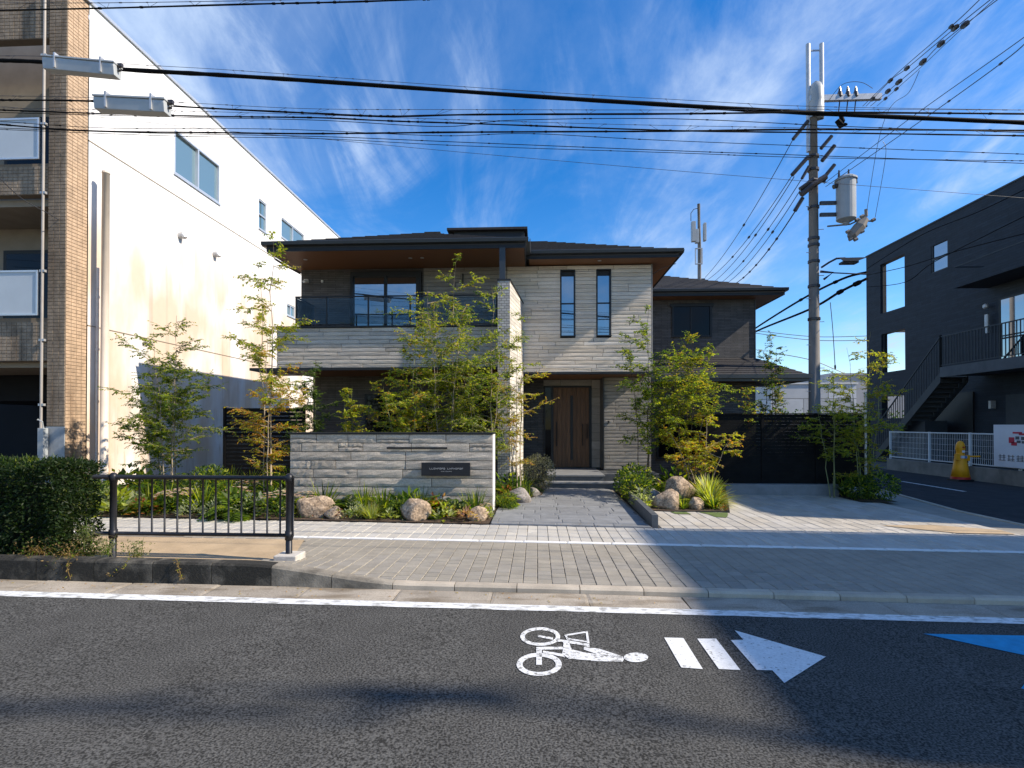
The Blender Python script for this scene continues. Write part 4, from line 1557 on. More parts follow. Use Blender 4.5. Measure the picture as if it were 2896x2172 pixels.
MB().box(LX - 6, LX - .4, 13.45, 27.2, 3.05, 11.15).build('core', 'recess_paint', lb)
MB().box(LX - .3, LX + .05, 11.0, 27.25, 11.2, 11.27).build('roof_coping', 'alu', lb)
MB().box(LX, LX + .012, 11.54, 27.2, 8.05, 8.075).box(LX, LX + .012, 11.54, 27.2, 3.84, 3.86).build('expansion_joint', 'recess_paint', lb)
for py_, pz_ in ((508, 667), (606, 720)):
    p = atx(py_, pz_, LX)
    MB().tube([(LX, p.y, p.z), (LX + .12, p.y, p.z + .02), (LX + .16, p.y, p.z - .06)], [0.10, 0.09, 0.06], 10).build('vent_hood', 'galvanised', lb)
# beige tiled pier: a dark grout core and tiles standing proud
def tiles_x(mb, y0, y1, z0, z1, X, tw=0.118, th=0.077):
    nz_ = int((z1 - z0) / th)
    ny_ = max(1, round((y1 - y0) / tw))
    w = (y1 - y0) / ny_
    for k in range(nz_):
        for j in range(ny_):
            a, z = y0 + j * w, z0 + k * th
            e_ = random.uniform(0, .003)
            mb.add([(X, a, z), (X, a + w - .008, z), (X, a + w - .008, z + th - .008), (X, a, z + th - .008),
                    (X + .008 + e_, a + .003, z + .003), (X + .008 + e_, a + w - .011, z + .003), (X + .008 + e_, a + w - .011, z + th - .011), (X + .008 + e_, a + .003, z + th - .011)],
                   [(4, 5, 6, 7), (0, 1, 5, 4), (1, 2, 6, 5), (2, 3, 7, 6), (3, 0, 4, 7)])


def tiles_y(mb, x0, x1, z0, z1, Y, tw=0.118, th=0.077):
    nz_ = int((z1 - z0) / th)
    nx_ = max(1, round((x1 - x0) / tw))
    w = (x1 - x0) / nx_
    for k in range(nz_):
        for j in range(nx_):
            a, z = x0 + j * w, z0 + k * th
            e_ = random.uniform(0, .003)
            mb.add([(a, Y, z), (a + w - .008, Y, z), (a + w - .008, Y, z + th - .008), (a, Y, z + th - .008),
                    (a + .003, Y - .008 - e_, z + .003), (a + w - .011, Y - .008 - e_, z + .003), (a + w - .011, Y - .008 - e_, z + th - .011), (a + .003, Y - .008 - e_, z + th - .011)],
                   [(4, 5, 6, 7), (0, 1, 5, 4), (1, 2, 6, 5), (2, 3, 7, 6), (3, 0, 4, 7)])


pier = MB().box(-10.62, -10.215, 11.46, 11.99, -0.1, 11.2).build('front_pier', 'tile_grout', lb)
mb = MB()
tiles_x(mb, 11.46, 11.99, 0.05, 11.15, -10.215)
mb.build('pier_tiles', 'beige_tile', pier, kind='stuff')
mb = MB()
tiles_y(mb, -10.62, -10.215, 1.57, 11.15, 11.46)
mb.build('pier_tiles', 'shaded_front_tile', pier, kind='stuff')
MB().box(-10.63, -10.205, 11.44, 11.455, -0.1, 1.55).build('pier_base', 'pier_paint', pier)
for z0_, z1_ in ((10.05, 11.2), (6.62, 7.3), (2.98, 3.92)):
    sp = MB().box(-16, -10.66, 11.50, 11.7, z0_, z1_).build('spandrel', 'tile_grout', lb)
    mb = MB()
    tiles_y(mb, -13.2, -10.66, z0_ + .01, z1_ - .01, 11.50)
    mb.build('spandrel_tiles', 'shaded_front_tile', sp, kind='stuff')
for z0_, z1_ in ((7.36, 8.26), (3.96, 4.94)):
    pf = MB().box(-12.4, -10.80, 11.40, 11.44, z0_, z0_ + .04).box(-12.4, -10.80, 11.40, 11.44, z1_ - .04, z1_).box(-10.84, -10.80, 11.40, 11.44, z0_ + .04, z1_ - .04).box(-12.4, -12.36, 11.40, 11.44, z0_ + .04, z1_ - .04).build('balcony_front', 'alu', lb)
    MB().box(-12.36, -10.84, 11.415, 11.425, z0_ + .04, z1_ - .04).build('frosted_panel', 'frosted_panel', pf)
for z0_ in (6.45, 2.86):
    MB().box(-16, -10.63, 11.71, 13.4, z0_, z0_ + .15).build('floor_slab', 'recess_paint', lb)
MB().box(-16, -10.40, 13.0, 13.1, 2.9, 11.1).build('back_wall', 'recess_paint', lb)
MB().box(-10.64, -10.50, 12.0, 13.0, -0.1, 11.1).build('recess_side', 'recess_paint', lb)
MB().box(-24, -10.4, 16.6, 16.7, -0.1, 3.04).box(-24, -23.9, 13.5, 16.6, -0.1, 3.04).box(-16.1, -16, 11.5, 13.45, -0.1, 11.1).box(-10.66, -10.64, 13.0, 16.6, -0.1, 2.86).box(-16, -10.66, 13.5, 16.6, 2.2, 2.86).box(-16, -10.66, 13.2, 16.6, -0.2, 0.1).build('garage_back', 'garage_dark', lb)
w_ = MB().box(-13.2, -11.35, 12.93, 13.0, 4.0, 5.9).build('window', 'dark_metal', lb)
MB().box(-13.1, -11.45, 12.91, 12.925, 4.1, 5.8).build('pane', 'dark_glass', w_)
w_ = MB().box(-13.2, -11.35, 12.93, 13.0, 7.4, 9.2).build('window', 'dark_metal', lb)
MB().box(-13.1, -11.45, 12.91, 12.925, 7.5, 9.1).build('pane', 'dark_glass', w_)
MB().tube([(-10.72, 11.42, 0.2), (-10.70, 11.42, 11.1)], 0.026, 8).build('drainpipe', 'pipe_grey', lb)
mb = MB()
for z in (0.95, 2.0, 3.4, 4.9, 6.6, 8.1, 9.6):
    mb.box(-10.77, -10.65, 11.40, 11.47, z, z + .05)
mb.build('pipe_bracket', 'galvanised', lb)
for o in lb.children:
    if o.name.split('.')[0] in ('front_pier', 'spandrel', 'balcony_front', 'floor_slab', 'back_wall', 'recess_side', 'garage_back', 'drainpipe', 'pipe_bracket') or (o.name.startswith('window') and o.data.vertices[0].co.x + ORIG[lb.name].x < -10.8):
        o.location.y -= 0.46
# slim steel pole and pipe beside the side wall
pl = thing('pale_steel_pole', 'slim pale steel pole standing against the white building', 'pole', (-9.88, 11.65, 0))
MB().tube([(-9.88, 11.65, 0), (-9.88, 11.65, 7.35)], [0.085, 0.075], 14).build('shaft', 'pale_pole', pl, smooth=True)
MB().lathe(-9.88, 11.65, [(0.085, 7.35), (0.08, 7.39), (0.03, 7.41)], 12).build('cap', 'pale_pole', pl)
cp = MB().tube([(-10.1, 11.70, 0.3), (-10.1, 11.70, 5.2)], 0.03, 8)
for z in (0.9, 2.1, 3.3, 4.5):
    cp.lathe(-10.1, 11.70, [(0.042, z), (0.042, z + .05)], 8)
cp.build('conduit_pipe', 'galvanised', label='thin grey conduit pipe clamped just left of the slim pale pole', cat='pipe')
tap = MB().box(-10.66, -10.53, 10.82, 10.94, 0.75, 1.52).tube([(-10.58, 10.88, 1.52), (-10.58, 10.85, 1.66), (-10.68, 10.85, 1.70)], 0.015, 6)
tap.build('utility_box', 'transformer_grey', bevel=.01, label='narrow pale utility box with curved pipe at the foot of the tiled pier', cat='utility box')

# ------------------------------------------------------------------ dark building right
NX = 17.4
nb_ = thing('dark_apartment_block', 'dark navy three storey block with outside stair and balcony at the right edge', 'building', (22, 16, 0))
TOP = 10.45
far0 = 25.75
opens = [(25.97, 27.75, 7.20, 9.70), (25.97, 27.70, 4.2, 6.15), (26.0, 27.7, 1.9, 3.0)]
smallw = None
pa, pb = atx(2635, 770, NX), atx(2679, 680, NX)
smallw = (23.3, 24.27, 8.25, 9.46)
holes = opens + [smallw]
ys = sorted({7.6, 28.9, *[w[0] for w in holes], *[w[1] for w in holes]})
zs = sorted({-0.4, TOP, *[w[2] for w in holes], *[w[3] for w in holes]})
mb = MB()
for ya, yb in zip(ys[:-1], ys[1:]):
    for za, zb in zip(zs[:-1], zs[1:]):
        if any(w[0] <= ya + 1e-4 and w[1] >= yb - 1e-4 and w[2] <= za + 1e-4 and w[3] >= zb - 1e-4 for w in holes):
            continue
        thick = 0.3
        mb.box(NX, NX + thick, ya, yb, za, zb)
nw = mb.build('street_wall', 'navy_wall', nb_)
MB().box(NX + .31, 27, 8.0, far0, -0.4, TOP - .02).build('core', 'navy_trim', nb_)
MB().box(NX - .03, NX + .36, 8.0, 28.93, TOP + .002, TOP + .06).build('coping', 'navy_trim', nb_)
MB().box(NX + .31, 21.5, far0 + .01, 28.9, 3.3, 3.5).box(NX + .31, 21.5, far0 + .01, 28.9, 6.45, 6.65).build('terrace_slab', 'far_grey', nb_)
for w in opens[:2]:
    fr = MB().box(NX + .1, NX + .16, w[0], w[0] + .05, w[2], w[3]).box(NX + .1, NX + .16, w[1] - .05, w[1], w[2], w[3]).build('window', 'navy_trim', nb_)
w = smallw
zm = (w[2] + w[3]) / 2
fr = MB().box(NX + .02, NX + .1, w[0], w[0] + .06, w[2], w[3]).box(NX + .02, NX + .1, w[1] - .06, w[1], w[2], w[3]).box(NX + .02, NX + .1, w[0] + .06, w[1] - .06, zm - .04, zm + .04).box(NX + .02, NX + .1, w[0] + .06, w[1] - .06, w[2], w[2] + .05).build('window', 'navy_trim', nb_)
MB().box(NX + .06, NX + .07, w[0] + .06, w[1] - .06, zm + .04, w[3]).build('pane', 'window_glass', fr)
MB().box(NX + .06, NX + .07, w[0] + .06, w[1] - .06, w[2] + .05, zm - .04).build('pane', 'window_glass', fr)
# upper balcony and lower gallery
MB().box(NX - 1.3, NX - .005, 9.0, 21.3, 6.86, 7.29).build('upper_balcony', 'navy_wall', nb_)
ubr = MB().box(NX - 1.3, NX - 1.27, 9.0, 21.28, 7.66, 7.70).box(NX - 1.27, NX - .02, 21.25, 21.28, 7.66, 7.70).build('balcony_rail', 'navy_trim', nb_)
bal = bpy.data.meshes.new('rail_bar')
t_ = MB().box(-.012, .012, -.012, .012, 0, 1)
bal.from_pydata(t_.v, [], t_.f)
bal.materials.append(MATS['navy_trim'])
gal = MB().box(NX - 1.6, NX - .005, 9.0, 21.58, 3.50, 3.78).box(NX - 1.62, NX - 1.601, 9.0, 21.60, 3.45, 3.84).build('gallery', 'navy_stone', nb_)
mb = MB()
mb.box(NX - 1.6, NX - 1.56, 9.0, 21.6, 5.02, 5.06).box(NX - 1.6, NX - 1.56, 9.0, 21.6, 3.90, 3.93)
mb.build('gallery_rail', 'navy_trim', gal)
y = 14.5
while y < 21.6:
    piece('rail_bar', bal, nb_, (NX - 1.58, y, 3.9), (1, 1, 1.12))
    y += 0.14
MB().box(NX - 1.61, NX - 1.55, 21.56, 21.62, 3.84, 5.1).build('rail_post', 'fence_dark', nb_)
SY0, SY1, SZ0, SZ1 = 21.6, 25.6, 3.6, 0.25
nst = 18
mb = MB()
for i in range(nst):
    ya = SY0 + (SY1 - SY0) * i / nst
    z = SZ0 - (SZ0 - SZ1) * (i + 1) / nst
    mb.box(NX - 1.5, NX - .6, ya, ya + 0.24, z, z + .04)
    mb.box(NX - 1.5, NX - .6, ya + .2, ya + 0.24, z - .14, z - .002)
stair = mb.build('stair', 'navy_trim', nb_)
mb = MB()
for X in (NX - 1.6, NX - .58):
    mb.add([(X, SY0, SZ0 - .35), (X + .04, SY0, SZ0 - .35), (X + .04, SY0, SZ0 + .05), (X, SY0, SZ0 + .05),
            (X, SY1, SZ1 - .35), (X + .04, SY1, SZ1 - .35), (X + .04, SY1, SZ1 + .05), (X, SY1, SZ1 + .05)],
           [(0, 1, 2, 3), (7, 6, 5, 4), (0, 4, 5, 1), (1, 5, 6, 2), (2, 6, 7, 3), (3, 7, 4, 0)])
mb.build('stringer', 'navy_trim', stair)
mb = MB()
mb.bar((NX - 1.58, SY0, SZ0 + 1.45), (NX - 1.58, SY1, SZ1 + 1.25), .045)
mb.build('handrail', 'navy_trim', stair)
for i in range(28):
    u = (i + .5) / 28
    piece('rail_bar', bal, nb_, (NX - 1.58, SY0 + (SY1 - SY0) * u, SZ0 + (SZ1 - SZ0) * u), (1, 1, 1.4 - .15 * u))
MB().box(NX - .06, NX - .006, 22.0, 24.4, -0.3, 2.9).build('recess_shade_panel', 'black_rubber', nb_)  # black panel standing in for the shade inside the opening under the gallery
# doors and windows under and on the gallery
for (ya, yb, za, zb) in ((18.7, 20.75, 4.0, 6.27), (14.6, 17.2, 0.2, 2.3)):
    fr = MB().box(NX - .04, NX - .003, ya - .06, ya, za, zb).box(NX - .04, NX - .003, yb, yb + .06, za, zb).box(NX - .04, NX - .003, ya - .06, yb + .06, zb, zb + .06).box(NX - .04, NX - .003, (ya + yb) / 2 - .03, (ya + yb) / 2 + .03, za, zb).build('window', 'black_rubber', nb_)
    MB().box(NX - .02, NX - .01, ya, (ya + yb) / 2 - .03, za, zb).build('pane', 'window_glass', fr)
    MB().box(NX - .02, NX - .01, (ya + yb) / 2 + .03, yb, za, zb).build('pane', 'window_glass', fr)
for (ya, yb, za, zb) in ((16.9, 18.0, 3.8, 5.9), (19.0, 20.55, 0.0, 2.7), (22.6, 23.6, 0, 2.3)):
    MB().box(NX - .03, NX - .004, ya, yb, za, zb).build('door', 'navy_trim', nb_)
MB().tube([(NX - .15, 21.2, 5.1), (NX - .15, 21.2, 5.82)], .07, 10).build('wall_pipe', 'galvanised', nb_)
MB().lathe(NX - .15, 21.25, [(.05, 6.05), (.09, 6.1), (.09, 6.2), (.03, 6.25)], 10).build('wall_lamp', 'galvanised', nb_)
MB().box(NX - .2, NX - .005, 21.0, 21.1, 2.2, 2.5).build('wall_lamp', 'galvanised', nb_)
MB().box(NX - 1.2, NX - 0.3, 23.0, 24.6, -0.2, 1.75).build('meter_cabinet', 'navy_trim', nb_)

# ------------------------------------------------------------------ concrete footing wall, white mesh fence, cone, banner across the side road
MB().box(14.0, 14.18, 9.0, 22.0, -0.35, 0.24).build('concrete_wall', 'concrete_wall', label='low concrete footing wall under the white mesh fence', cat='wall', bevel=.01)
mf = thing('mesh_fence', 'white metal mesh fence on the low concrete wall beyond the side road', 'fence', (14.09, 15.5, 0.24))
MB().box(14.07, 14.11, 9.0, 21.9, 1.28, 1.32).box(14.07, 14.11, 9.0, 21.9, 0.30, 0.33).build('rail', 'fence_white', mf)
for y in (9.0, 10.8, 12.6, 14.4, 16.2, 18.0, 19.8, 21.9):
    MB().box(14.06, 14.12, y - .03, y + .03, 0.24, 1.33).build('post', 'fence_white', mf)
mb = MB()
y = 9.05
while y < 21.85:
    mb.box(14.087, 14.094, y, y + .007, .33, 1.28)
    y += 0.075
for z in (0.5, 0.7, 0.9, 1.1):
    mb.box(14.084, 14.087, 9.05, 21.85, z, z + .007)
mb.build('mesh_wires', 'fence_white', mf, kind='stuff')
bn = thing('banner_board', 'white board with red print and dark characters fixed to the mesh fence', 'sign', (13.95, 15.6, 0.4))
MB().box(13.93, 13.965, 13.6, 16.91, 0.33, 1.59).build('board', 'banner_white', bn)
mb = MB()
for ya, yb, za, zb in ((15.95, 16.25, 1.33, 1.38), (16.2, 16.38, 1.05, 1.22), (15.55, 15.8, 1.18, 1.30), (16.12, 16.3, .98, 1.08), (15.85, 16.05, 1.29, 1.34)):
    mb.box(13.922, 13.928, ya, yb, za, zb)
mb.build('red_print', 'print_red', bn)
mb = MB()
for ya, yb, za, zb in ((16.04, 16.16, 1.16, 1.25), (15.86, 15.98, 1.15, 1.24), (16.0, 16.12, 1.06, 1.13), (15.84, 15.96, 1.05, 1.12)):
    mb.box(13.922, 13.928, ya, yb, za, zb)
mb.build('dark_print', 'print_grey', bn)
mb = MB()
r = random.Random(8)
for i in range(5):
    y0_ = 16.75 - i * 0.30
    for k in range(4):
        z = 0.52 + k * 0.045
        if r.random() < .75:
            mb.box(13.922, 13.928, y0_ - .25, y0_ - .02, z, z + .014)
    for k in range(2):
        yy = y0_ - .06 - k * .13
        mb.box(13.922, 13.928, yy - .018, yy, 0.52, 0.70)
mb.build('characters', 'print_grey', bn)
cb_ = ground(2718, 1350, -0.03)
CX, CY, CZ = 13.4, 17.5, gz(13.35, -0.05)
cone = thing('traffic_cone_figure', 'tall yellow traffic cone with round head and side arm beside the mesh fence', 'traffic cone', (CX, CY, CZ))
MB().box(CX - .24, CX + .24, CY - .24, CY + .24, CZ, CZ + .06).build('foot', 'black_rubber', cone, bevel=.01)
MB().lathe(CX, CY, [(.26, CZ + .06), (.25, CZ + .13)], 20).build('red_rim', 'cone_red', cone)
MB().lathe(CX, CY, [(.245, CZ + .131), (.20, CZ + .4), (.155, CZ + .72), (.12, CZ + .8), (.11, CZ + .95), (.13, CZ + 1.0), (.115, CZ + 1.15), (.07, CZ + 1.24), (.015, CZ + 1.27)], 20).build('body', 'cone_yellow', cone, smooth=True)
MB().box(CX - .22, CX - .10, CY - .14, CY - .04, CZ + .66, CZ + .86).bar((CX + .1, CY - .05, CZ + .78), (CX + .52, CY - .1, CZ + .78), .05).box(CX + .1, CX + .2, CY - .13, CY - .03, CZ + .64, CZ + .82).build('arm', 'cone_yellow', cone, bevel=.01)
MB().box(CX - .09, CX + .0, CY - .17, CY - .13, CZ + .72, CZ + .80).box(CX - .03, CX + .03, CY - .14, CY - .10, CZ + .90, CZ + .97).build('white_label', 'banner_white', cone)
MB().box(CX + .005, CX + .08, CY - .17, CY - .13, CZ + .72, CZ + .80).build('blue_label', 'print_blue', cone)
MB().box(CX - .025, CX + .025, CY - .145, CY - .11, CZ + 1.04, CZ + 1.09).build('red_dot', 'cone_red', cone)

# ------------------------------------------------------------------ far buildings
fb = MB().box(15.5, 21.0, 36.0, 44, -0.5, 4.25)
fbo = fb.build('white_warehouse', 'far_white', label='pale low panelled warehouse seen behind the utility pole', cat='building')
MB().box(15.4, 21.1, 35.94, 44, 4.26, 4.36).build('roof_edge', 'plaster_trim', fbo)
fb = MB().box(21.4, 30.0, 40.0, 48, -0.5, 5.2).box(21.4, 30, 39.9, 48, 5.21, 5.35)
fbo = fb.build('grey_building', 'far_grey', label='low grey building beyond the warehouse at the end of the side road', cat='building')
hb = Leaves()
r = random.Random(77)
for i in range(2600):
    p = Vector((r.uniform(13.2, 21.5), r.uniform(31, 31.8), r.uniform(-0.4, 2.3 + 0.2 * math.sin(i))))
    hb.leaf(p, rv(r), rv(r), .16, .1, pick(((2, DEEP), (1, GREEN)), r))
hb.build('far_hedge', None, label='dark green hedge at the end of the side road behind the slat fence', cat='hedge')
# unseen tall block added right of the frame, stepped to shape the road shadow
tw = thing('unseen_shadow_tower', 'unseen slim tower added off to the right to cast the road shadow', 'building', (28, 2.5, 0))
MB().box(23.1, 33, -0.75, 4.75, -0.4, 17.25).box(23.1, 33, 4.751, 4.95, -0.4, 16.0).box(23.1, 33, 4.951, 5.15, -0.4, 14.8).box(23.1, 33, 5.151, 5.4, -0.4, 13.6).build('body', 'tower_wall', tw)
for k in range(5):
    for j in range(3):
        MB().box(23.06, 23.09, .4 + j * 1.6, 1.5 + j * 1.6, 1.2 + k * 3.2, 2.8 + k * 3.2).build('window', 'window_glass', tw)

# ------------------------------------------------------------------ utility pole with its gear
up_ = thing('utility_pole', 'tall concrete utility pole with crossarm, transformer and twin top pipes', 'utility pole', (8.39, 16.5, -0.1))
PX, PY = 8.39, 16.5
MB().tube([(PX, PY, -0.1), (PX, PY, 10.95)], [0.175, 0.115], 18).build('shaft', 'pole_concrete', up_, smooth=True)
MB().tube([(PX - .14, PY, 9.9), (PX - .14, PY, 13.2)], .062, 10).tube([(PX + .26, PY, 10.9), (PX + .26, PY, 13.2)], .062, 10).bar((PX - .2, PY, 13.0), (PX + .32, PY, 13.0), .035).build('top_pipes', 'galvanised', up_, smooth=False)
MB().tube([(PX + .07, PY - .05, 10.9), (PX + .07, PY - .05, 11.4), (PX + .07, PY - .05, 11.75), (PX + .07, PY - .05, 11.93), (PX + .07, PY - .05, 12.02)], [.21, .22, .21, .14, .03], 16).build('pole_cap', 'transformer_grey', up_, smooth=True)
MB().box(PX - .15, PX + 1.95, PY - .15, PY - .03, 11.38, 11.55).build('crossarm', 'galvanised', up_)
mb = MB()
for z in (1.9, 2.6, 3.3, 4.0, 4.7, 5.4, 6.1, 6.8, 7.5, 8.2):
    s_ = 1 if int(z * 10) % 2 else -1
    mb.bar((PX + s_ * .1, PY - .05, z), (PX + s_ * .26, PY - .08, z), .018)
mb.build('step_bolts', 'galvanised', up_)
mb = MB()
for z, rr in ((4.75, .165), (7.0, .155), (7.2, .155), (8.15, .15), (8.95, .15), (6.5, .155), (5.75, .16), (9.3, .15), (9.7, .15)):
    MB().lathe(PX, PY, [(rr, z), (rr + .01, z + .005), (rr + .01, z + .08), (rr, z + .085)], 16).build('band', 'insulator', up_)
trx, try_ = PX + .82, PY - .25
tr_ = MB().lathe(trx, try_, [(.05, 7.55), (.10, 7.62), (.24, 7.70), (.262, 7.72), (.262, 8.86), (.30, 8.88), (.30, 8.93), (.22, 8.99)], 22).build('transformer', 'transformer_grey', up_, smooth=False)
MB().box(PX + .1, PX + .6, PY - .22, PY - .14, 8.2, 8.3).box(PX + .1, PX + .6, PY - .22, PY - .14, 7.85, 7.95).build('bracket', 'insulator', up_)
mb = MB()
for dx, z in ((-.2, 8.98), (.08, 9.0), (.30, 8.8)):
    mb.tube([(trx + dx, try_, z), (trx + dx, try_, z + .22)], [.04, .02], 6)
mb.tube([(trx - .36, try_, 8.7), (trx - .18, try_, 8.78)], .07, 8)
mb.build('bushing', 'insulator', tr_)
mb = MB()
for i, dx in enumerate((.9, 1.15, 1.4)):
    b = at(2375 + i * 22.5, 282, PY - .1)
    mb.tube([b + Vector((-.05, 0, -.5)), b], .018, 5)
    mb.lathe(b.x, b.y, [(.02, b.z - .02), (.075, b.z + .1), (.075, b.z + .18), (.045, b.z + .26), (.02, b.z + .4)], 8)
mb.build('pin_insulators', 'insulator', up_)
mb = MB()
for a, b, rr in (((2285, 342), (2243, 394), .055), ((2284, 445), (2240, 495), .06), ((2322, 420), (2352, 385), .055), ((2325, 455), (2360, 412), .06), ((2328, 505), (2360, 466), .055), ((2270, 560), (2248, 596), .06), ((2288, 470), (2268, 505), .045)):
    mb.tube([at(*a, PY - .1), at(*b, PY - .1)], rr, 8)
mb.tube([at(2266, 550, PY - .25), at(2295, 525, PY - .28), at(2335, 500, PY - .25)], .09, 8)
mb.tube([at(2262, 535, PY - .25), at(2300, 508, PY - .3), at(2332, 512, PY - .2)], .06, 8)
mb.build('cable_sleeves', 'insulator', up_)
mb = MB()
mb.tube([at(2377, 322, PY - .6), at(2383, 345, PY - .6), at(2388, 352, PY - .6), at(2380, 356, PY - .6), at(2367, 340, PY - .6)], [.05, .07, .09, .09, .07], 8)
mb.build('cable_coil', 'cable_black', up_)
sw = MB().tube([at(2402, 672, PY - .2), at(2410, 664, PY - .2), at(2432, 640, PY - .2), at(2447, 618, PY - .2)], [.07, .15, .17, .10], 6).tube([at(2340, 640, PY - .2), at(2405, 634, PY - .2), at(2430, 622, PY - .2), at(2470, 626, PY - .2)], .025, 6).tube([at(2449, 592, PY - .2), at(2450, 612, PY - .2)], .045, 8)
for px, py in ((2398, 655), (2406, 676), (2420, 677), (2438, 655), (2424, 622), (2438, 612), (2446, 640), (2470, 622)):
    sw.tube([at(px - 4, py + 2, PY - .25), at(px + 4, py - 2, PY - .25)], .055, 6)
sw.build('switch_gear', 'pole_concrete', up_)
# lamp on the pole
lamp = thing('street_lamp', 'small dark street lamp on a bent arm clamped to the utility pole', 'street lamp', tuple(at(2320, 768, PY - .1)))
MB().tube([at(2322, 757, PY - .15), at(2345, 742, PY - .25), at(2366, 731, PY - .3), at(2390, 730, PY - .3)], .03, 8).build('arm', 'insulator', lamp)
MB().add([tuple(at(px, py, Y_)) for Y_ in (PY - .45, PY - .15) for px, py in ((2372, 729), (2455, 727), (2425, 738), (2384, 738))], [(0, 1, 2, 3), (7, 6, 5, 4), (0, 4, 5, 1), (1, 5, 6, 2), (2, 6, 7, 3), (3, 7, 4, 0)]).build('hood', 'insulator', lamp)
a, b = at(2384, 738, PY - .4), at(2428, 743, PY - .4)
MB().box(a.x, b.x, PY - .42, PY - .18, b.z, a.z).build('light', 'dark_metal', lamp)
MB().tube([at(2320, 768, PY - .15), at(2355, 771, PY - .2), at(2330, 790, PY - .15)], .04, 6).tube([at(2320, 770, PY - .2), at(2450, 776, PY - .3)], .02, 5).build('lower_bracket', 'insulator', up_)

# second pole far off
p2 = thing('antenna_pole', 'slim distant pole carrying pale antenna boxes above the lower roof', 'utility pole', tuple(at(1978, 1200, 30)))
MB().tube([at(1978, 1200, 30), at(1978, 700, 30), at(1976, 577, 30)], [.12, .10, .08], 10).build('shaft', 'pole_concrete', p2, smooth=True)
for (ax, ay, bx, by) in ((1955, 628, 1966, 684), (1966, 650, 1975, 688), (1989, 632, 1996, 682)):
    a, b = at(ax, ay, 29.7), at(bx, by, 29.7)
    MB().box(a.x, b.x, 29.55, 29.8, b.z, a.z).build('antenna_box', 'transformer_grey', p2, bevel=.01)
a, b = at(1965, 705, 29.8), at(1986, 746, 29.8)
MB().box(a.x, a.x + .05, 29.7, 29.8, b.z, a.z).box(b.x - .05, b.x, 29.7, 29.8, b.z, a.z).box(a.x, b.x, 29.7, 29.8, a.z, a.z + .04).box(a.x, b.x, 29.7, 29.8, b.z - .04, b.z).build('frame', 'galvanised', p2)
MB().tube([at(1976, 588, 30), at(1962, 592, 30), at(1954, 603, 30), at(1954, 625, 30)], .02, 5).bar(at(1970, 790, 30), at(1994, 789, 30), .06).build('bracket', 'insulator', p2)

# ------------------------------------------------------------------ overhead lines
def catm(P, n=7):
    out = []
    P = [P[0]] + list(P) + [P[-1]]
    for i in range(1, len(P) - 2):
        p0, p1, p2_, p3 = P[i - 1:i + 3]
        for k in range(n):
            t = k / n
            out.append(0.5 * ((2 * p1) + (p2_ - p0) * t + (2 * p0 - 5 * p1 + 4 * p2_ - p3) * t * t + (3 * p1 - p0 - 3 * p2_ + p3) * t ** 3))
    out.append(P[-1])
    return out


def cable(label, pts, rad, m='cable_black', hangers=0, sag_end=True, group=None, wob=0.0, n=6, clips=0, seed=0):
    """pts: (px, py, Y) measured along the line"""
    W = [at(*p) for p in pts]
    C = catm(W)
    # carry on beyond the frame
    if sag_end:
        C = [C[0] + (C[0] - C[1]).normalized() * 9] + C + [C[-1] + (C[-1] - C[-2]).normalized() * 9]
    r = random.Random(seed + 5)
    rr = [rad * (1 + wob * r.uniform(-1, 1)) for _ in C]
    mb = MB().tube(C, rr, n)
    for _ in range(clips):
        i = r.randrange(1, len(C) - 2)
        u = r.random()
        p = C[i].lerp(C[i + 1], u)
        d = (C[i + 1] - C[i]).normalized()
        mb.tube([p - d * .016, p + d * .016], min(rad * 1.5, rad + .003) + .0015, 5)
    o = mb.build('overhead_cable', m, label=label, cat='cable', group=group)
    return o, C


def hang(parent, A, B, step=0.62, rad=0.002, seed=1, zig=False):
    """short hanger wires between messenger A and cable B (both sampled by x)"""
    r = random.Random(seed)
    mb = MB()

    def at_x(C, x):
        for a, b in zip(C[:-1], C[1:]):
            if a.x <= x <= b.x:
                return a.lerp(b, (x - a.x) / (b.x - a.x + 1e-9))
        return None
    x = max(A[1].x, B[1].x) + .2
    xe = min(A[-2].x, B[-2].x)
    while x < xe:
        a, b = at_x(A, x), at_x(B, x + r.uniform(-.12, .12))
        if a and b:
            mb.tube([a, b], rad, 4)
            mb.tube([a + Vector((-.012, 0, 0)), a + Vector((.012, 0, 0))], .005, 5)
            if zig and r.random() < .6:
                c = at_x(A, x + .12)
                if c:
                    mb.tube([b, c], rad, 4)
        x += step * r.uniform(.7, 1.4)
    mb.build('hanger', 'wire_grey', parent)


def shift(pts, dy, Y=None):
    return [(a, b + dy, Y if Y else c) for a, b, c in pts]


B_ = [(0, 171, 7.25), (130, 176, 7.25), (345, 196, 7.25), (620, 212, 7.25), (900, 230, 7.25), (1500, 272, 7.25), (1900, 297, 7.25), (2300, 320, 7.25), (2896, 347, 7.25)]
o, cb1 = cable('thickest black overhead cable sagging across the whole sky', B_, 0.028, wob=0.12, n=10, seed=2)
Bm = [(0, 158, 7.27), (130, 160, 7.27), (345, 180, 7.27), (620, 196, 7.27), (900, 216, 7.27), (1500, 258, 7.27), (1900, 281, 7.27), (2300, 301, 7.27), (2896, 311, 7.27)]
o2, cb2 = cable('thin suspension wire just above the thickest black cable', Bm, 0.003, 'wire_grey', clips=14)
hang(o, cb2, cb1, .85, seed=4)
C_ = [(0, 283, 6.5), (260, 286, 6.5), (590, 306, 6.5), (900, 321, 6.5), (1100, 329, 6.5), (1350, 324, 6.5), (1900, 322, 6.5), (2300, 318, 6.5), (2896, 322, 6.5)]
o, ca = cable('upper medium black cable of the lower bundle, below the thickest cable', C_, 0.0105, clips=20, wob=.15, seed=3)
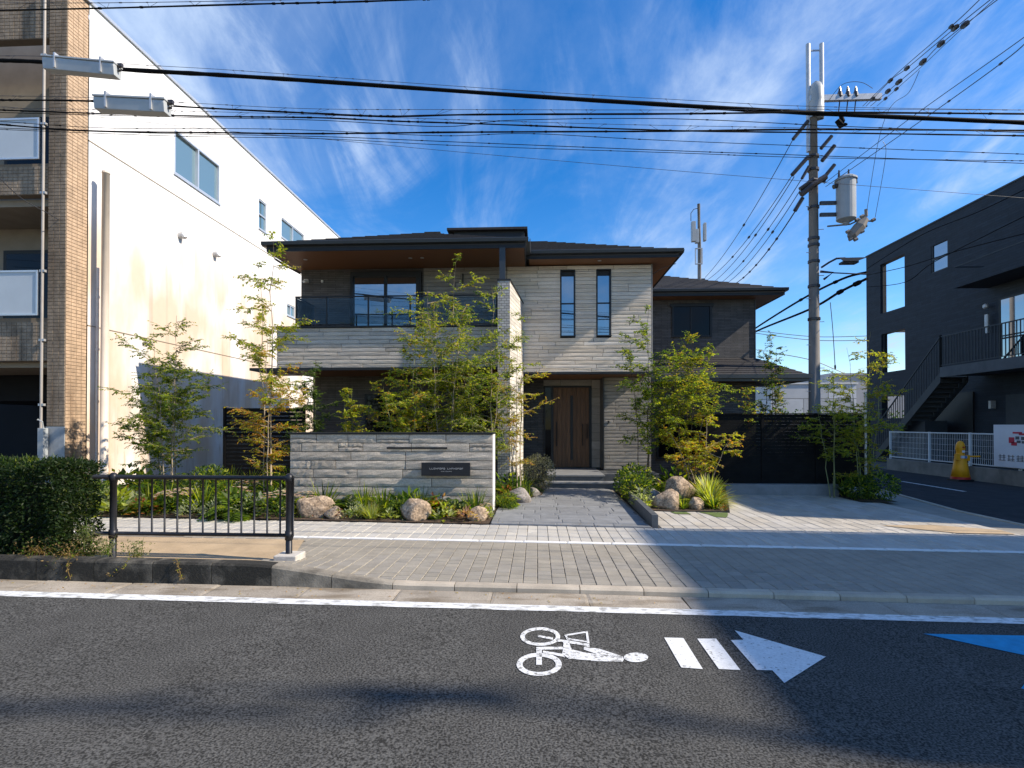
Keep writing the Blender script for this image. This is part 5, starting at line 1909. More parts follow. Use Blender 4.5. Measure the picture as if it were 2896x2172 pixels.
Cm = [(0, 271, 6.52), (260, 276, 6.52), (590, 294, 6.52), (900, 308, 6.52), (1350, 310, 6.52), (1900, 311, 6.52), (2300, 309, 6.52), (2896, 311, 6.52)]
o2, cm = cable('thin suspension wire along the top of the lower cable bundle', Cm, 0.0028, 'wire_grey', clips=16, seed=4)
hang(o, cm, ca, .5, seed=7, zig=True)
D_ = [(0, 311, 7), (250, 320, 7), (600, 329, 7), (900, 333, 7), (1100, 342, 7), (1350, 350, 7), (1900, 369, 7), (2300, 375, 7), (2896, 384, 7)]
o, cd = cable('middle black cable of the lower bundle that dips towards the right', D_, 0.009, clips=26, wob=.15, seed=5)
Dm = [(0, 305, 7.02), (600, 316, 7.02), (1100, 332, 7.02), (1500, 345, 7.02), (1900, 355, 7.02), (2896, 372, 7.02)]
o2, dm_ = cable('thin wire woven above the middle cable of the lower bundle', Dm, 0.0028, 'wire_grey', clips=18, seed=6)
hang(o, dm_, cd, .5, seed=8, zig=True)
E_ = [(0, 352, 7.5), (250, 370, 7.5), (600, 375, 7.5), (900, 378, 7.5), (1280, 374, 7.5), (1700, 372, 7.5), (1900, 371, 7.5), (2300, 366, 7.5), (2896, 369, 7.5)]
o, ce = cable('lowest thick black cable of the lower bundle, nearly level', E_, 0.011, clips=22, wob=.12, seed=7)
F_ = [(0, 343, 7.3), (300, 362, 7.3), (700, 364, 7.3), (900, 369, 7.3), (1250, 384, 7.3), (1500, 378, 7.3), (1900, 398, 7.3), (2896, 436, 7.3)]
cable('thin black wire crossing the lowest thick cable near the middle', F_, 0.004, clips=20, seed=8)
H_ = [(0, 318, 6.8), (500, 331, 6.8), (900, 340, 6.8), (1250, 358, 6.8), (1450, 340, 6.8), (1900, 336, 6.8), (2400, 358, 6.8), (2896, 375, 6.8)]
cable('thin wire weaving between the upper and middle cables of the bundle', H_, 0.0042, clips=16, seed=9)
I_ = [(0, 362, 8), (400, 376, 8), (900, 386, 8), (1300, 402, 8), (1900, 426, 8), (2300, 440, 8), (2896, 462, 8)]
cable('upper of two thin wires below the cable bundle, drooping right', I_, 0.005, clips=10, seed=10)
J_ = [(0, 366, 8.3), (500, 385, 8.3), (900, 392, 8.3), (1300, 412, 8.3), (1900, 432, 8.3), (2300, 446, 8.3), (2896, 455, 8.3)]
cable('lower of two thin wires below the cable bundle, drooping right', J_, 0.0045, clips=12, seed=11)
G_ = [(0, 300, 8.6), (600, 366, 8.6), (900, 392, 8.6), (1300, 430, 8.6), (1900, 482, 8.6), (2300, 514, 8.6), (2896, 560, 8.6)]
cable('single lowest thin wire descending across the sky to the right', G_, 0.0032, 'wire_grey', clips=4, seed=12)
K_ = [(0, 29, 5.5), (300, 23, 5.5), (700, 12, 5.5), (1000, 5, 5.5), (1300, -6, 5.5)]
o, ck = cable('black cable along the top left edge of the sky', K_, 0.008, clips=10, wob=.15, seed=13)
Km = [(0, 8, 5.5), (300, 8, 5.5), (700, 2, 5.5), (1000, -5, 5.5), (1300, -14, 5.5)]
o2, ckm = cable('thin wire above the black cable at the top left edge', Km, 0.003, 'wire_grey', clips=6, seed=14)
hang(o, ckm, ck, .5, seed=9, zig=True)

# closures on the cables
def closure(label, a, b, Y, hgt, seed):
    t = thing('cable_closure', label, 'cable closure', tuple(at(a[0], a[1] + 30, Y)), 'grey closures hung on the cables at upper left')
    A, B = at(a[0], a[1], Y), at(b[0], b[1], Y)
    d = 0.075
    vs = []
    for P in (A, B):
        for dy, dz in ((-d * .9, 0), (d * .9, 0), (d, -hgt * .25), (d * .8, -hgt), (-d * .8, -hgt), (-d, -hgt * .25)):
            vs.append((P.x, P.y + dy, P.z + dz))
    n = 6
    MB().add(vs, [(i, n + i, n + (i + 1) % n, (i + 1) % n) for i in range(n)] + [tuple(range(n)), tuple(range(2 * n - 1, n - 1, -1))]).build('case', 'closure_grey', t, bevel=.008)
    MB().box(A.x - .01, B.x + .01, Y - d - .012, Y + d + .012, 0, 0.0).v
    up = Vector((0, 0, 1))
    mb = MB()
    mb.add([(A.x - .01, Y - d - .01, A.z + .001), (B.x + .01, Y - d - .01, B.z + .001), (B.x + .01, Y + d + .01, B.z + .001), (A.x - .01, Y + d + .01, A.z + .001),
            (A.x - .01, Y - d - .01, A.z + .02), (B.x + .01, Y - d - .01, B.z + .02), (B.x + .01, Y + d + .01, B.z + .02), (A.x - .01, Y + d + .01, A.z + .02)],
           [(0, 3, 2, 1), (4, 5, 6, 7), (0, 1, 5, 4), (1, 2, 6, 5), (2, 3, 7, 6), (3, 0, 4, 7)])
    mb.build('lid', 'closure_grey', t)
    mb = MB()
    for dz in (-.02, -.07):
        mb.tube([B + Vector((0, 0, dz)), B + Vector((.05, 0, dz + .01))], .014, 6)
    mb.box(B.x - .01, B.x + .07, Y - .02, Y + .02, B.z - .015, B.z + .03)
    mb.build('clamp', 'insulator', t)
    for u in (.18, .82):
        p = A.lerp(B, u)
        MB().box(p.x - .012, p.x + .012, Y - d - .014, Y + d + .014, p.z - hgt * .9, p.z + .06).build('strap', 'galvanised', t)


closure('upper grey cable closure box hanging on the thickest cable', (132, 168), (333, 187), 7.15, .165, 1)
closure('lower grey cable closure box hanging on the cable bundle', (277, 281), (475, 291), 6.4, .15, 2)


def sagline(a, b, sag, n=9):
    A, B = at(*a), at(*b)
    return [A.lerp(B, i / n) - Vector((0, 0, sag * 4 * (i / n) * (1 - i / n))) for i in range(n + 1)]


def wire(label, pts, rad=0.008, m='wire_grey', beads=(), group=None, bead_r=.05):
    W = catm([p if isinstance(p, Vector) else at(*p) for p in pts], 6)
    mb = MB().tube(W, rad, 5)
    for a, b, Y_ in beads:
        p = at(a, b, Y_)
        bead_r_ = bead_r * .72
        i = min(range(len(W) - 1), key=lambda k: (W[k] - p).length)
        d = (W[i + 1] - W[i]).normalized()
        p = W[i] + d * max(0, (p - W[i]).dot(d))
        mb.tube([p - d * bead_r * 2, p - d * bead_r, p + d * bead_r, p + d * bead_r * 2], [bead_r_ * .4, bead_r_, bead_r_, bead_r_ * .4], 7)
    return mb.build('overhead_cable', m, label=label, cat='cable', group=group)


g1 = 'lines rising from the pole crossarm to the upper right corner'
wire('leftmost line rising from the crossarm to the upper right corner', [(2440, 300, 16.4), (2540, 205, 14), (2690, 75, 11), (2790, -20, 9.5)], .009, beads=((2688, 66, 11),), group=g1)
wire('second line rising from the crossarm with dark insulators along it', [(2450, 300, 16.4), (2518, 228, 14.5), (2565, 193, 13.5), (2700, 80, 11), (2825, -20, 9.5)], .009, beads=((2518, 228, 14.5), (2566, 193, 13.5), (2694, 84, 11), (2470, 262, 15.8)), group=g1, bead_r=.07)
wire('third line rising from the crossarm with paired insulators', [(2462, 300, 16.4), (2542, 232, 14), (2610, 175, 13), (2660, 125, 12), (2800, 15, 10), (2850, -20, 9.5)], .009, beads=((2503, 262, 15), (2542, 232, 14), (2616, 178, 13), (2654, 130, 12), (2700, 98, 11)), group=g1, bead_r=.08)
wire('lowest line rising from the crossarm below the paired insulators', [(2480, 300, 16.4), (2535, 252, 14.5), (2607, 188, 13), (2700, 100, 11), (2830, -18, 9.5)], .007, beads=((2488, 278, 15.5), (2535, 254, 14.5)), group=g1, bead_r=.06)
wire('curved jumper wire arching over the crossarm insulators', [(2340, 290, 16.3), (2375, 245, 16.2), (2405, 232, 16.2), (2440, 234, 16.2), (2468, 250, 16.2)], .008)
wire('looping drop wire right of the crossarm ending at the transformer switch', [(2600, 200, 13), (2570, 262, 14), (2530, 290, 15), (2505, 330, 15.5), (2480, 420, 16), (2452, 592, 16.3)], .007)
wire('straight drop wire right of the transformer', [(2497, 400, 16), (2505, 440, 16), (2475, 615, 16.3)], .007)
g2 = 'pair of lines running from the pole to the right edge'
wire('upper line of the pair running from the pole to the right edge', [(2330, 520, 16.4), (2560, 345, 13), (2830, 153, 9.5), (2910, 95, 8.6)], .008, group=g2)
wire('lower line of the pair running from the pole to the right edge', [(2335, 528, 16.4), (2600, 345, 12.5), (2830, 180, 9.5), (2910, 112, 8.6)], .009, beads=((2668, 308, 11.5), (2832, 178, 9.5)), group=g2, bead_r=.03)
g3 = 'lines fanning down left from the pole behind the lower roof'
for i, (a, b, c) in enumerate((((2243, 394), (2120, 590), (1994, 785)), ((2241, 495), (2140, 640), (2003, 790)), ((2246, 500), (2150, 660), (2015, 800)), ((2268, 505), (2175, 660), (2035, 803)), ((2262, 540), (2160, 690), (2050, 805)), ((2250, 596), (2180, 690), (2068, 808)))):
    bb = [(a[0] + (c[0] - a[0]) * u, a[1] + (c[1] - a[1]) * u + 2, 16.5 + 12 * u) for u in (.45 - .05 * i, .62, .3, .5, .75)][:(1 + i % 2 if i < 5 else 5)]
    wire(('first', 'second', 'third', 'fourth', 'fifth', 'sixth')[i] + ' line from the left in the fan of lines left of the pole', sagline((*a, 16.5), (*c, 29.5), .35), .013 if i < 5 else .02, beads=bb, group=g3, bead_r=.06)
g4 = 'thick lines from behind the house rising to the pole and dark building'
wire('upper thick dark line rising from the house corner past the pole', [(2080, 970, 30), (2137, 928, 26), (2265, 848, 21), (2380, 790, 18), (2452, 770, 17)], .04, 'cable_black', beads=((2352, 812, 18.5), (2373, 814, 18.5), (2266, 847, 21)), group=g4, bead_r=.08)
wire('lower thick dark line rising from the house corner past the pole', [(2080, 975, 30), (2137, 938, 26), (2290, 875, 21), (2375, 826, 18.5), (2452, 788, 17)], .045, 'cable_black', beads=((2342, 850, 18.5), (2420, 795, 17.5), (2405, 800, 17.5)), group=g4, bead_r=.11)
wire('upper thin level line behind the pole at the height of the lower roof', [(2120, 933, 40), (2300, 952, 40), (2460, 950, 40)], .025)
wire('lower thin level line behind the pole at the height of the lower roof', [(2120, 940, 40), (2300, 962, 40), (2460, 962, 40)], .025)
wire('faint line sagging behind the pole above the warehouse roof', [(2200, 1000, 42), (2300, 1020, 42), (2400, 1060, 42), (2460, 1068, 42)], .03)
wire('vertical thin wire hanging between the pole and the dark building', [(2348, 855, 18), (2355, 930, 18), (2362, 1040, 18)], .012, beads=((2360, 1038, 18),), bead_r=.04)
g5 = 'cables strung along the street wall of the dark block'
wire('upper cable strung in front of the dark block', [(2452, 760, 16.9), (2600, 668, 13.5), (2760, 602, 11), (2900, 535, 9.5)], .010, 'cable_black', group=g5)
wire('middle cable strung in front of the dark block', [(2452, 778, 16.9), (2560, 755, 14.5), (2700, 712, 12), (2900, 660, 9.5)], .010, 'cable_black', group=g5)
wire('lower cable strung in front of the dark block', [(2452, 812, 16.9), (2560, 798, 14.5), (2640, 742, 13), (2900, 610, 9.5)], .009, 'cable_black', group=g5)
wire('two-core wire low across the white building wall', [(0, 505, 9.5), (60, 560, 10), (130, 600, 10.6), (195, 630, 11.3), (245, 590, 11.6), (262, 600, 11.9)], .008)
# unseen cable bundle added out of frame, traced along the shade band it casts
mb = MB()
GP = catm([ground(px, py, -.06) for px, py in ((-3000, 2080), (-900, 2020), (100, 2000), (900, 1985), (1350, 1965), (1800, 2015), (2300, 2085), (2896, 2150), (4500, 2300))], 8)
for j in range(3):
    P = [g + SUN * 27 + Vector((0, 0.09 * math.sin(i * .45 + j * 2.1) + .06 * (j - 1), .1 * math.cos(i * .4 + j * 2))) for i, g in enumerate(GP)]
    mb.tube(P, [.029 * (1 + .6 * noise.noise(Vector((i * .4, j * 3, 1)))) + (.03 if 24 < i < 34 else 0) for i in range(len(P))], 8)
mb.build('unseen_shadow_bundle', 'cable_black', label='unseen cable bundle added high over the road to cast the blurred asphalt shadow', cat='cable')

# ------------------------------------------------------------------ black railing on the kerb
rl = thing('black_guard_railing', 'black metal railing with thin upright bars beside the kerb', 'railing', (-4.1, 5.95, 0.04))
RY = 5.95
MB().tube([(-5.45, RY, 0.99), (-2.79, RY, 0.985)], 0.026, 10).build('top_rail', 'rail_black', rl, smooth=True)
MB().tube([(-5.35, RY, 0.335), (-2.79, RY, 0.33)], 0.022, 8).build('bottom_rail', 'rail_black', rl, smooth=True)
for q in (-4.93, -2.84):
    MB().tube([(q, RY, 0.03), (q, RY, 1.0)], 0.036, 12).build('post', 'rail_black', rl, smooth=True)
    MB().lathe(q, RY, [(.03, .94), (.046, .95), (.047, 1.0), (.03, 1.03), (.01, 1.04)], 12).lathe(q, RY, [(.045, .28), (.045, .38)], 10).build('collar', 'rail_black', rl, smooth=True)
bme = None
for i in range(14):
    q = -4.93 - .165 + .152 * (i + 2.15) if i else -5.27
    if i == 0:
        q = -5.26
    mbb = MB().tube([(q, RY, 0.335), (q, RY, .985)], 0.0105, 8)
    mbb.build('baluster', 'rail_black', rl, smooth=True)
MB().box(-2.96, -2.70, RY - .13, RY + .13, -0.02, 0.125).build('base_block', 'base_concrete', rl, bevel=.012)

# ------------------------------------------------------------------ clipped hedge at lower left
hd = thing('clipped_hedge', 'dense dark green hedge at the lower left behind the kerb', 'hedge', (-7.2, 6.2, 0.05))
lv = Leaves()
r = random.Random(31)


def hedge_in(p):
    x, y, z = p
    xe = -5.20 + 0.12 * max(0, .5 - z) - 0.05 * math.sin(z * 6) + 0.10 * noise.noise(Vector((0, y * 3, z * 4)))
    top = 1.17 + 0.10 * noise.noise(Vector((x * 2.2, y * 2, 0)))
    yf = 5.47 + 0.07 * noise.noise(Vector((x * 3, 0, z * 3)))
    return xe, top, yf


pal = ((4, (0.016, 0.034, 0.010)), (2, (0.03, 0.055, 0.014)), (.5, (0.09, 0.105, 0.035)))
for i in range(36000):
    x = r.uniform(-8.4, -4.9)
    m = r.random()
    z = r.uniform(0.06, 1.2)
    y = r.uniform(5.45, 6.1)
    xe, top, yf = hedge_in((x, y, z))
    if m < .5:
        y = yf + r.random() ** 2 * 0.28
        n = Vector((0, -1, .4))
    elif m < .8:
        z = top - r.random() ** 2 * 0.22
        n = Vector((0, -.2, 1))
    else:
        x = xe - r.random() ** 2 * 0.3
        n = Vector((1, 0, .4))
    xe, top, yf = hedge_in((x, y, z))
    if x > xe or z > top or y < yf:
        continue
    L = r.uniform(.028, .058)
    lv.leaf((x, y, z), n + rv(r) * 1.1, n + rv(r) * .9, L, L * .45, pick(pal, r))
for i in range(420):
    x = r.uniform(-8.4, -5.25)
    lv.blade((x, r.uniform(5.55, 6.1), 1.1), Vector((r.uniform(-.6, .6), r.uniform(-.4, .4), 1)), r.uniform(.06, .2), .009, pick(((1, LIME), (2, GREEN)), r), .7)
lv.build('foliage', hd)
MB().box(-9.3, -5.5, 5.8, 6.05, 0.0, 0.9).build('branches', 'hedge_wood', hd)

# weeds along the kerb
for i, (px, py, Y_, s_, lb) in enumerate(((300, 1560, 5.55, 1.0, 'dry pale weed tuft at the foot of the railing post'),
                                          (385, 1566, 5.5, .8, 'small green weed with a thin flower stalk on the kerb edge'),
                                          (200, 1566, 5.42, .9, 'dried brown creeper tuft hanging over the kerb below the hedge'),
                                          (115, 1555, 5.45, .8, 'thin yellowish weed stems hanging over the kerb at the far left'),
                                          (250, 1520, 5.6, 1.0, 'bushy grey green weed at the right foot of the hedge'))):
    p = at(px, py, Y_)
    r = random.Random(50 + i)
    lv = Leaves()
    brown = i in (2, 3)
    pal = ((2, (0.20, 0.13, 0.06)), (1, (0.30, 0.2, 0.09)), (1, GREEN)) if brown else ((2, (0.16, 0.17, 0.09)), (1, GREEN), (1, (0.24, 0.21, 0.13)))
    for k in range(46):
        d = Vector((r.uniform(-1, 1), r.uniform(-1, .3), r.uniform(.1, 1.2)))
        lv.blade(p + Vector((r.uniform(-.06, .06), r.uniform(-.04, .04), -.03)), d, s_ * r.uniform(.12, .3), .008, pick(pal, r), 1.6 if not brown else 2.8, 5)
    for k in range(160):
        q = p + Vector((r.gauss(0, .07), r.uniform(-.2 if brown else -.1, .06), r.uniform(-.17 if brown else 0, .14)))
        lv.leaf(q, rv(r), rv(r), .028, .014, pick(pal, r))
    lv.build('weed', None, label=lb, cat='weed')
# trailing dry vines over the kerb face
for i, (pts, lb) in enumerate((([(370, 1572), (345, 1605), (300, 1632)], 'dry brown runner trailing left over the dark kerb stones'),
                               ([(500, 1580), (508, 1615), (515, 1640)], 'short dry runner over the kerb stone right of the weeds'),
                               ([(205, 1570), (190, 1600), (200, 1638)], 'tangled dry runner hanging down the kerb under the hedge'))):
    P = catm([at(a, b, 5.22) for a, b in pts], 5)
    r = random.Random(i)
    lv = Leaves()
    for a, b in zip(P[:-1], P[1:]):
        lv.blade(a, (b - a), (b - a).length * 1.3, .009, (0.22, 0.15, 0.07, 1), 0)
        for k in range(3):
            lv.leaf(a + rv(r) * .02, rv(r), rv(r), .03, .012, pick(((2, (0.25, .17, .07)), (1, LIME)), r))
    lv.build('vine', None, label=lb, cat='vine')

# ------------------------------------------------------------------ trees
def tpx(px, Y):
    return at(px, 1200, Y).x


G1 = 'slender garden trees around the house'
tree('garden_tree', 'bushy green multi-stem tree left of the house against the white wall', tpx(478, 10.7), 10.7, .08, 3.8, .76, ((3, GREEN), (1, DEEP), (2, LIME)), 101, stems=5, spread=.42, nb=16, leafL=.062, clear=.22, shape='oval', stem_r=.02)
tree('garden_tree', 'tall thin tree with yellow green and orange leaves in front of the white wall', tpx(755, 10.3), 10.3, .08, 5.35, .70, ((2, ORANGE), (2, YELLOW), (2, LIME)), 102, stems=3, spread=.3, nb=17, leafL=.062, clear=.14, shape='oval', stem_r=.022, pal_top=((3, LIME), (2, GREEN), (1, YELLOW)), taper_top=.5)
tree('garden_tree', 'dark green feathery tree in the shade at the left end of the balcony', tpx(893, 11.9), 11.9, .06, 3.0, .48, ((3, DEEP), (2, GREEN)), 103, stems=2, spread=.15, nb=17, leafL=.06, clear=.3, bark='bark_green', up=.3)
tree('garden_tree', 'small yellow green sapling just above the left half of the stone wall', tpx(995, 10.6), 10.6, .05, 2.35, .28, ((3, LIME), (1, YELLOW), (1, GREEN)), 104, stems=2, spread=.15, nb=15, leafL=.065, clear=.25, bark='bark_green')
tree('garden_tree', 'leafy yellow green tree behind the middle of the stone wall', tpx(1150, 10.8), 10.8, .04, 3.5, .66, ((3, LIME), (2, GREEN), (1, YELLOW), (.5, ORANGE)), 105, stems=5, spread=.60, nb=14, leafL=.062, dens=.9, clear=.22, bark='bark_green')
tree('garden_tree', 'tallest airy green tree rising in front of the balcony railing', tpx(1255, 11.2), 11.2, .04, 5.05, .88, ((3, LIME), (3, GREEN), (1, YELLOW)), 106, stems=5, spread=.95, nb=14, leafL=.058, clear=.30, dens=.95, bark='bark_pale', up=.8)
tree('garden_tree', 'green tree spreading over the right part of the balcony beside the wing wall', tpx(1372, 11.1), 11.1, .03, 4.5, .8, ((3, GREEN), (3, LIME), (1, DEEP)), 107, stems=4, spread=.55, nb=15, leafL=.058, dens=1, clear=.25, up=.5)
tree('garden_tree', 'slim tree with yellow and gold leaves in front of the sunlit wing wall', tpx(1462, 11.6), 11.6, .03, 4.2, .62, ((3, YELLOW), (1, ORANGE), (2, LIME)), 108, stems=3, spread=.4, nb=12, leafL=.054, dens=.85, clear=.18, pal_top=((3, LIME), (2, GREEN), (1, YELLOW)), taper_top=.55)
tree('garden_tree', 'thin green tree right of the entrance door with bare lower stems', tpx(1822, 12.2), 12.2, .0, 4.25, .58, ((3, GREEN), (2, LIME), (1, DEEP)), 109, stems=3, spread=.35, nb=15, leafL=.062, clear=.3, bark='bark_dark')
tree('garden_tree', 'broad dense green tree over the boulders right of the entrance', tpx(1945, 12.2), 12.2, -.02, 3.7, .78, ((3, GREEN), (3, LIME), (1, YELLOW)), 110, stems=5, spread=.60, nb=12, leafL=.06, clear=.46, bark='bark_dark', dens=.95)
tree('garden_tree', 'low spreading shoots with yellowing leaves beside the right boulders', tpx(1985, 11.9), 11.9, -.02, 1.9, .55, ((3, LIME), (2, YELLOW), (1, ORANGE)), 111, stems=4, spread=.75, nb=8, leafL=.068, clear=.4, bark='bark_pale')
tree('garden_tree', 'upright dark green conical tree behind the slat fence near the pole', tpx(2180, 13.9), 13.9, -.05, 3.95, .40, ((3, DEEP), (2, GREEN), (1, YELLOW)), 112, stems=3, spread=.16, nb=20, leafL=.06, clear=.3, bark='bark_dark', shape='cone', up=.9)
tree('garden_tree', 'young tree with drooping leaves behind the left half of the slat fence', tpx(2095, 13.4), 13.4, -.05, 2.5, .42, ((3, GREEN), (2, LIME), (1, ORANGE)), 113, stems=2, spread=.3, nb=12, leafL=.06, clear=.35, bark='bark_dark')
tree('garden_tree', 'thin yellow green tree at the right end of the slat fence', tpx(2445, 12.25), 12.25, -.06, 3.75, .50, ((3, LIME), (2, YELLOW), (1, GREEN)), 114, stems=4, spread=.42, nb=13, leafL=.055, clear=.15, bark='bark_green')
tree('garden_tree', 'small airy tree between the pole and the dark building', tpx(2357, 12.45), 12.45, -.06, 2.95, .42, ((3, LIME), (2, GREEN)), 115, stems=3, spread=.35, nb=11, leafL=.052, clear=.4, bark='bark_green')

# ------------------------------------------------------------------ boulders
def boulder(label, x, y, sx_, sy_, sz_, seed, m='boulder', z=None):
    me = bpy.data.meshes.new('boulder')
    import bmesh
    b = bmesh.new()
    bmesh.ops.create_icosphere(b, subdivisions=4, radius=1)
    off = Vector((seed * 3.7, seed * 1.3, seed))
    for v in b.verts:
        p = v.co.copy()
        d = 1 + 0.22 * noise.noise(p * 1.1 + off) + 0.09 * noise.noise(p * 2.6 + off) + 0.035 * noise.noise(p * 7 + off)
        # chop flat facets
        for k in range(8):
            n = Vector((math.sin(seed * 7 + k * 2.1), math.cos(seed * 3 + k * 1.7), math.sin(k * 2.9 + seed) * .8)).normalized()
            c = p.dot(n) * d
            if c > .72:
                d *= 1 - (c - .72) * .85
        v.co = Vector((p.x * d * sx_, p.y * d * sy_, p.z * d * sz_))
    b.to_mesh(me)
    b.free()
    me.materials.append(MATS[m])
    me.polygons.foreach_set('use_smooth', [True] * len(me.polygons))
    o = bpy.data.objects.new('boulder', me)
    col.objects.link(o)
    o.location = (x, y, (gz(x, sz_ * .48) if z is None else z))
    return tagit(o, label, 'boulder', 'boulders set in the planting beds')


boulder('tan boulder near the railing post in front of the stone wall', -3.74, 8.82, .34, .24, .25, 1)
boulder('small tan stone leaning on the right side of the left boulder', -3.36, 8.66, .17, .13, .13, 2)
boulder('rounded tan boulder in front of the middle of the stone wall', -2.02, 8.74, .29, .22, .23, 3)
boulder('reddish stone at the right front corner of the wall bed', -0.98, 8.75, .19, .15, .16, 4)
boulder('grey brown boulder at the left edge of the path', -0.40, 10.85, .30, .22, .21, 5, 'boulder_grey')
boulder('smaller grey stone behind the boulder at the left path edge', -0.10, 11.75, .16, .2, .16, 6, 'boulder_grey')
boulder('large sunlit tan boulder on top of the pile right of the path', 2.92, 11.1, .34, .27, .29, 7, z=.25)
boulder('smooth round boulder at the front of the pile right of the path', 2.50, 10.38, .29, .24, .25, 8)
boulder('small speckled boulder at the right of the pile beside the spiky clump', 3.03, 10.33, .16, .14, .17, 9)
boulder('half hidden grey boulder behind the shrubs right of the path', 2.4, 11.35, .22, .18, .18, 10, 'boulder_grey')

# ------------------------------------------------------------------ planting
P_ = put_plant
GA = 'low plants in the bed behind the railing'
rr_ = random.Random(91)
kinds = ['fern', 'lily', 'fatsia', 'hosta', 'dark_fern', 'flower', 'fern', 'bushy', 'silver', 'lily', 'rust']
names = {'fern': 'green fern with arching fronds', 'lily': 'strappy green leaved clump', 'fatsia': 'glossy broad leaved green plant', 'hosta': 'cream variegated leafy plant',
         'dark_fern': 'dark green fern', 'flower': 'low plant with pale pink flowers', 'bushy': 'rounded green shrublet', 'silver': 'silvery grey leaved plant', 'rust': 'reddish brown leaved plant',
         'sedge': 'yellow green sedge tuft', 'heuchera': 'bronze broad leaved rosette'}
ORD = ['first', 'second', 'third', 'fourth', 'fifth', 'sixth', 'seventh', 'eighth', 'ninth', 'tenth', 'eleventh', 'twelfth', 'thirteenth', 'fourteenth', 'fifteenth']
for row, (yy, zz_) in enumerate(((8.58, .02), (8.95, .03), (9.4, .04), (9.95, .05), (10.7, .05), (11.6, .05))):
    x = -8.1 - .25 * row
    n_ = 0
    while x < (-4.35 if row < 4 else -4.6):
        k = rr_.choice(kinds if row < 4 else ['fern', 'dark_fern', 'fern', 'lily', 'fatsia'])
        P_(k, names[k] + ', ' + ORD[n_] + ' from left, ' + ('front', 'second', 'third', 'fourth', 'fifth', 'rear')[row] + ' row behind the railing', x + rr_.uniform(-.1, .1), yy + rr_.uniform(-.12, .12), rr_.uniform(.8, 1.25), gz(x, zz_), GA)
        n_ += 1
        x += rr_.uniform(.30, .46)
for i in range(11):
    px = 850 + i * 48
    k = ('dark_fern', 'lily', 'fern')[i % 3]
    P_(k, names[k] + ', ' + ORD[i] + ' from left, close against the foot of the stone wall', tpx(px, 9.3) + rr_.uniform(-.04, .04), 9.3, rr_.uniform(.7, .9), gz(-2, .02), 'plants close against the foot of the stone wall')
for i, (px, k) in enumerate(((868, 'rust'), (1018, 'hosta'), (1062, 'dark_fern'), (1125, 'bushy'), (1222, 'fern'), (1280, 'rust'), (1375, 'hosta'))):
    nm = names[k]
    P_(k, nm + ', ' + ORD[i] + ' from left in the filler row of the wall bed', tpx(px, 8.85), 8.85, rr_.uniform(.5, .62), gz(-2, .02), 'small plants between boulders in the wall bed')
for i, (x, y, k, q) in enumerate(((-0.62, 10.55, 'rust', .6), (-0.58, 11.15, 'fern', .75), (-0.2, 11.3, 'lily', .6), (-0.45, 12.2, 'fatsia', .9), (-0.3, 12.4, 'dark_fern', .9), (-0.7, 10.1, 'lily', .6))):
    P_(k, names[k] + ', ' + ORD[i] + ' in the narrow bed left of the path', x, y, q, None, 'plants in the narrow bed left of the path')
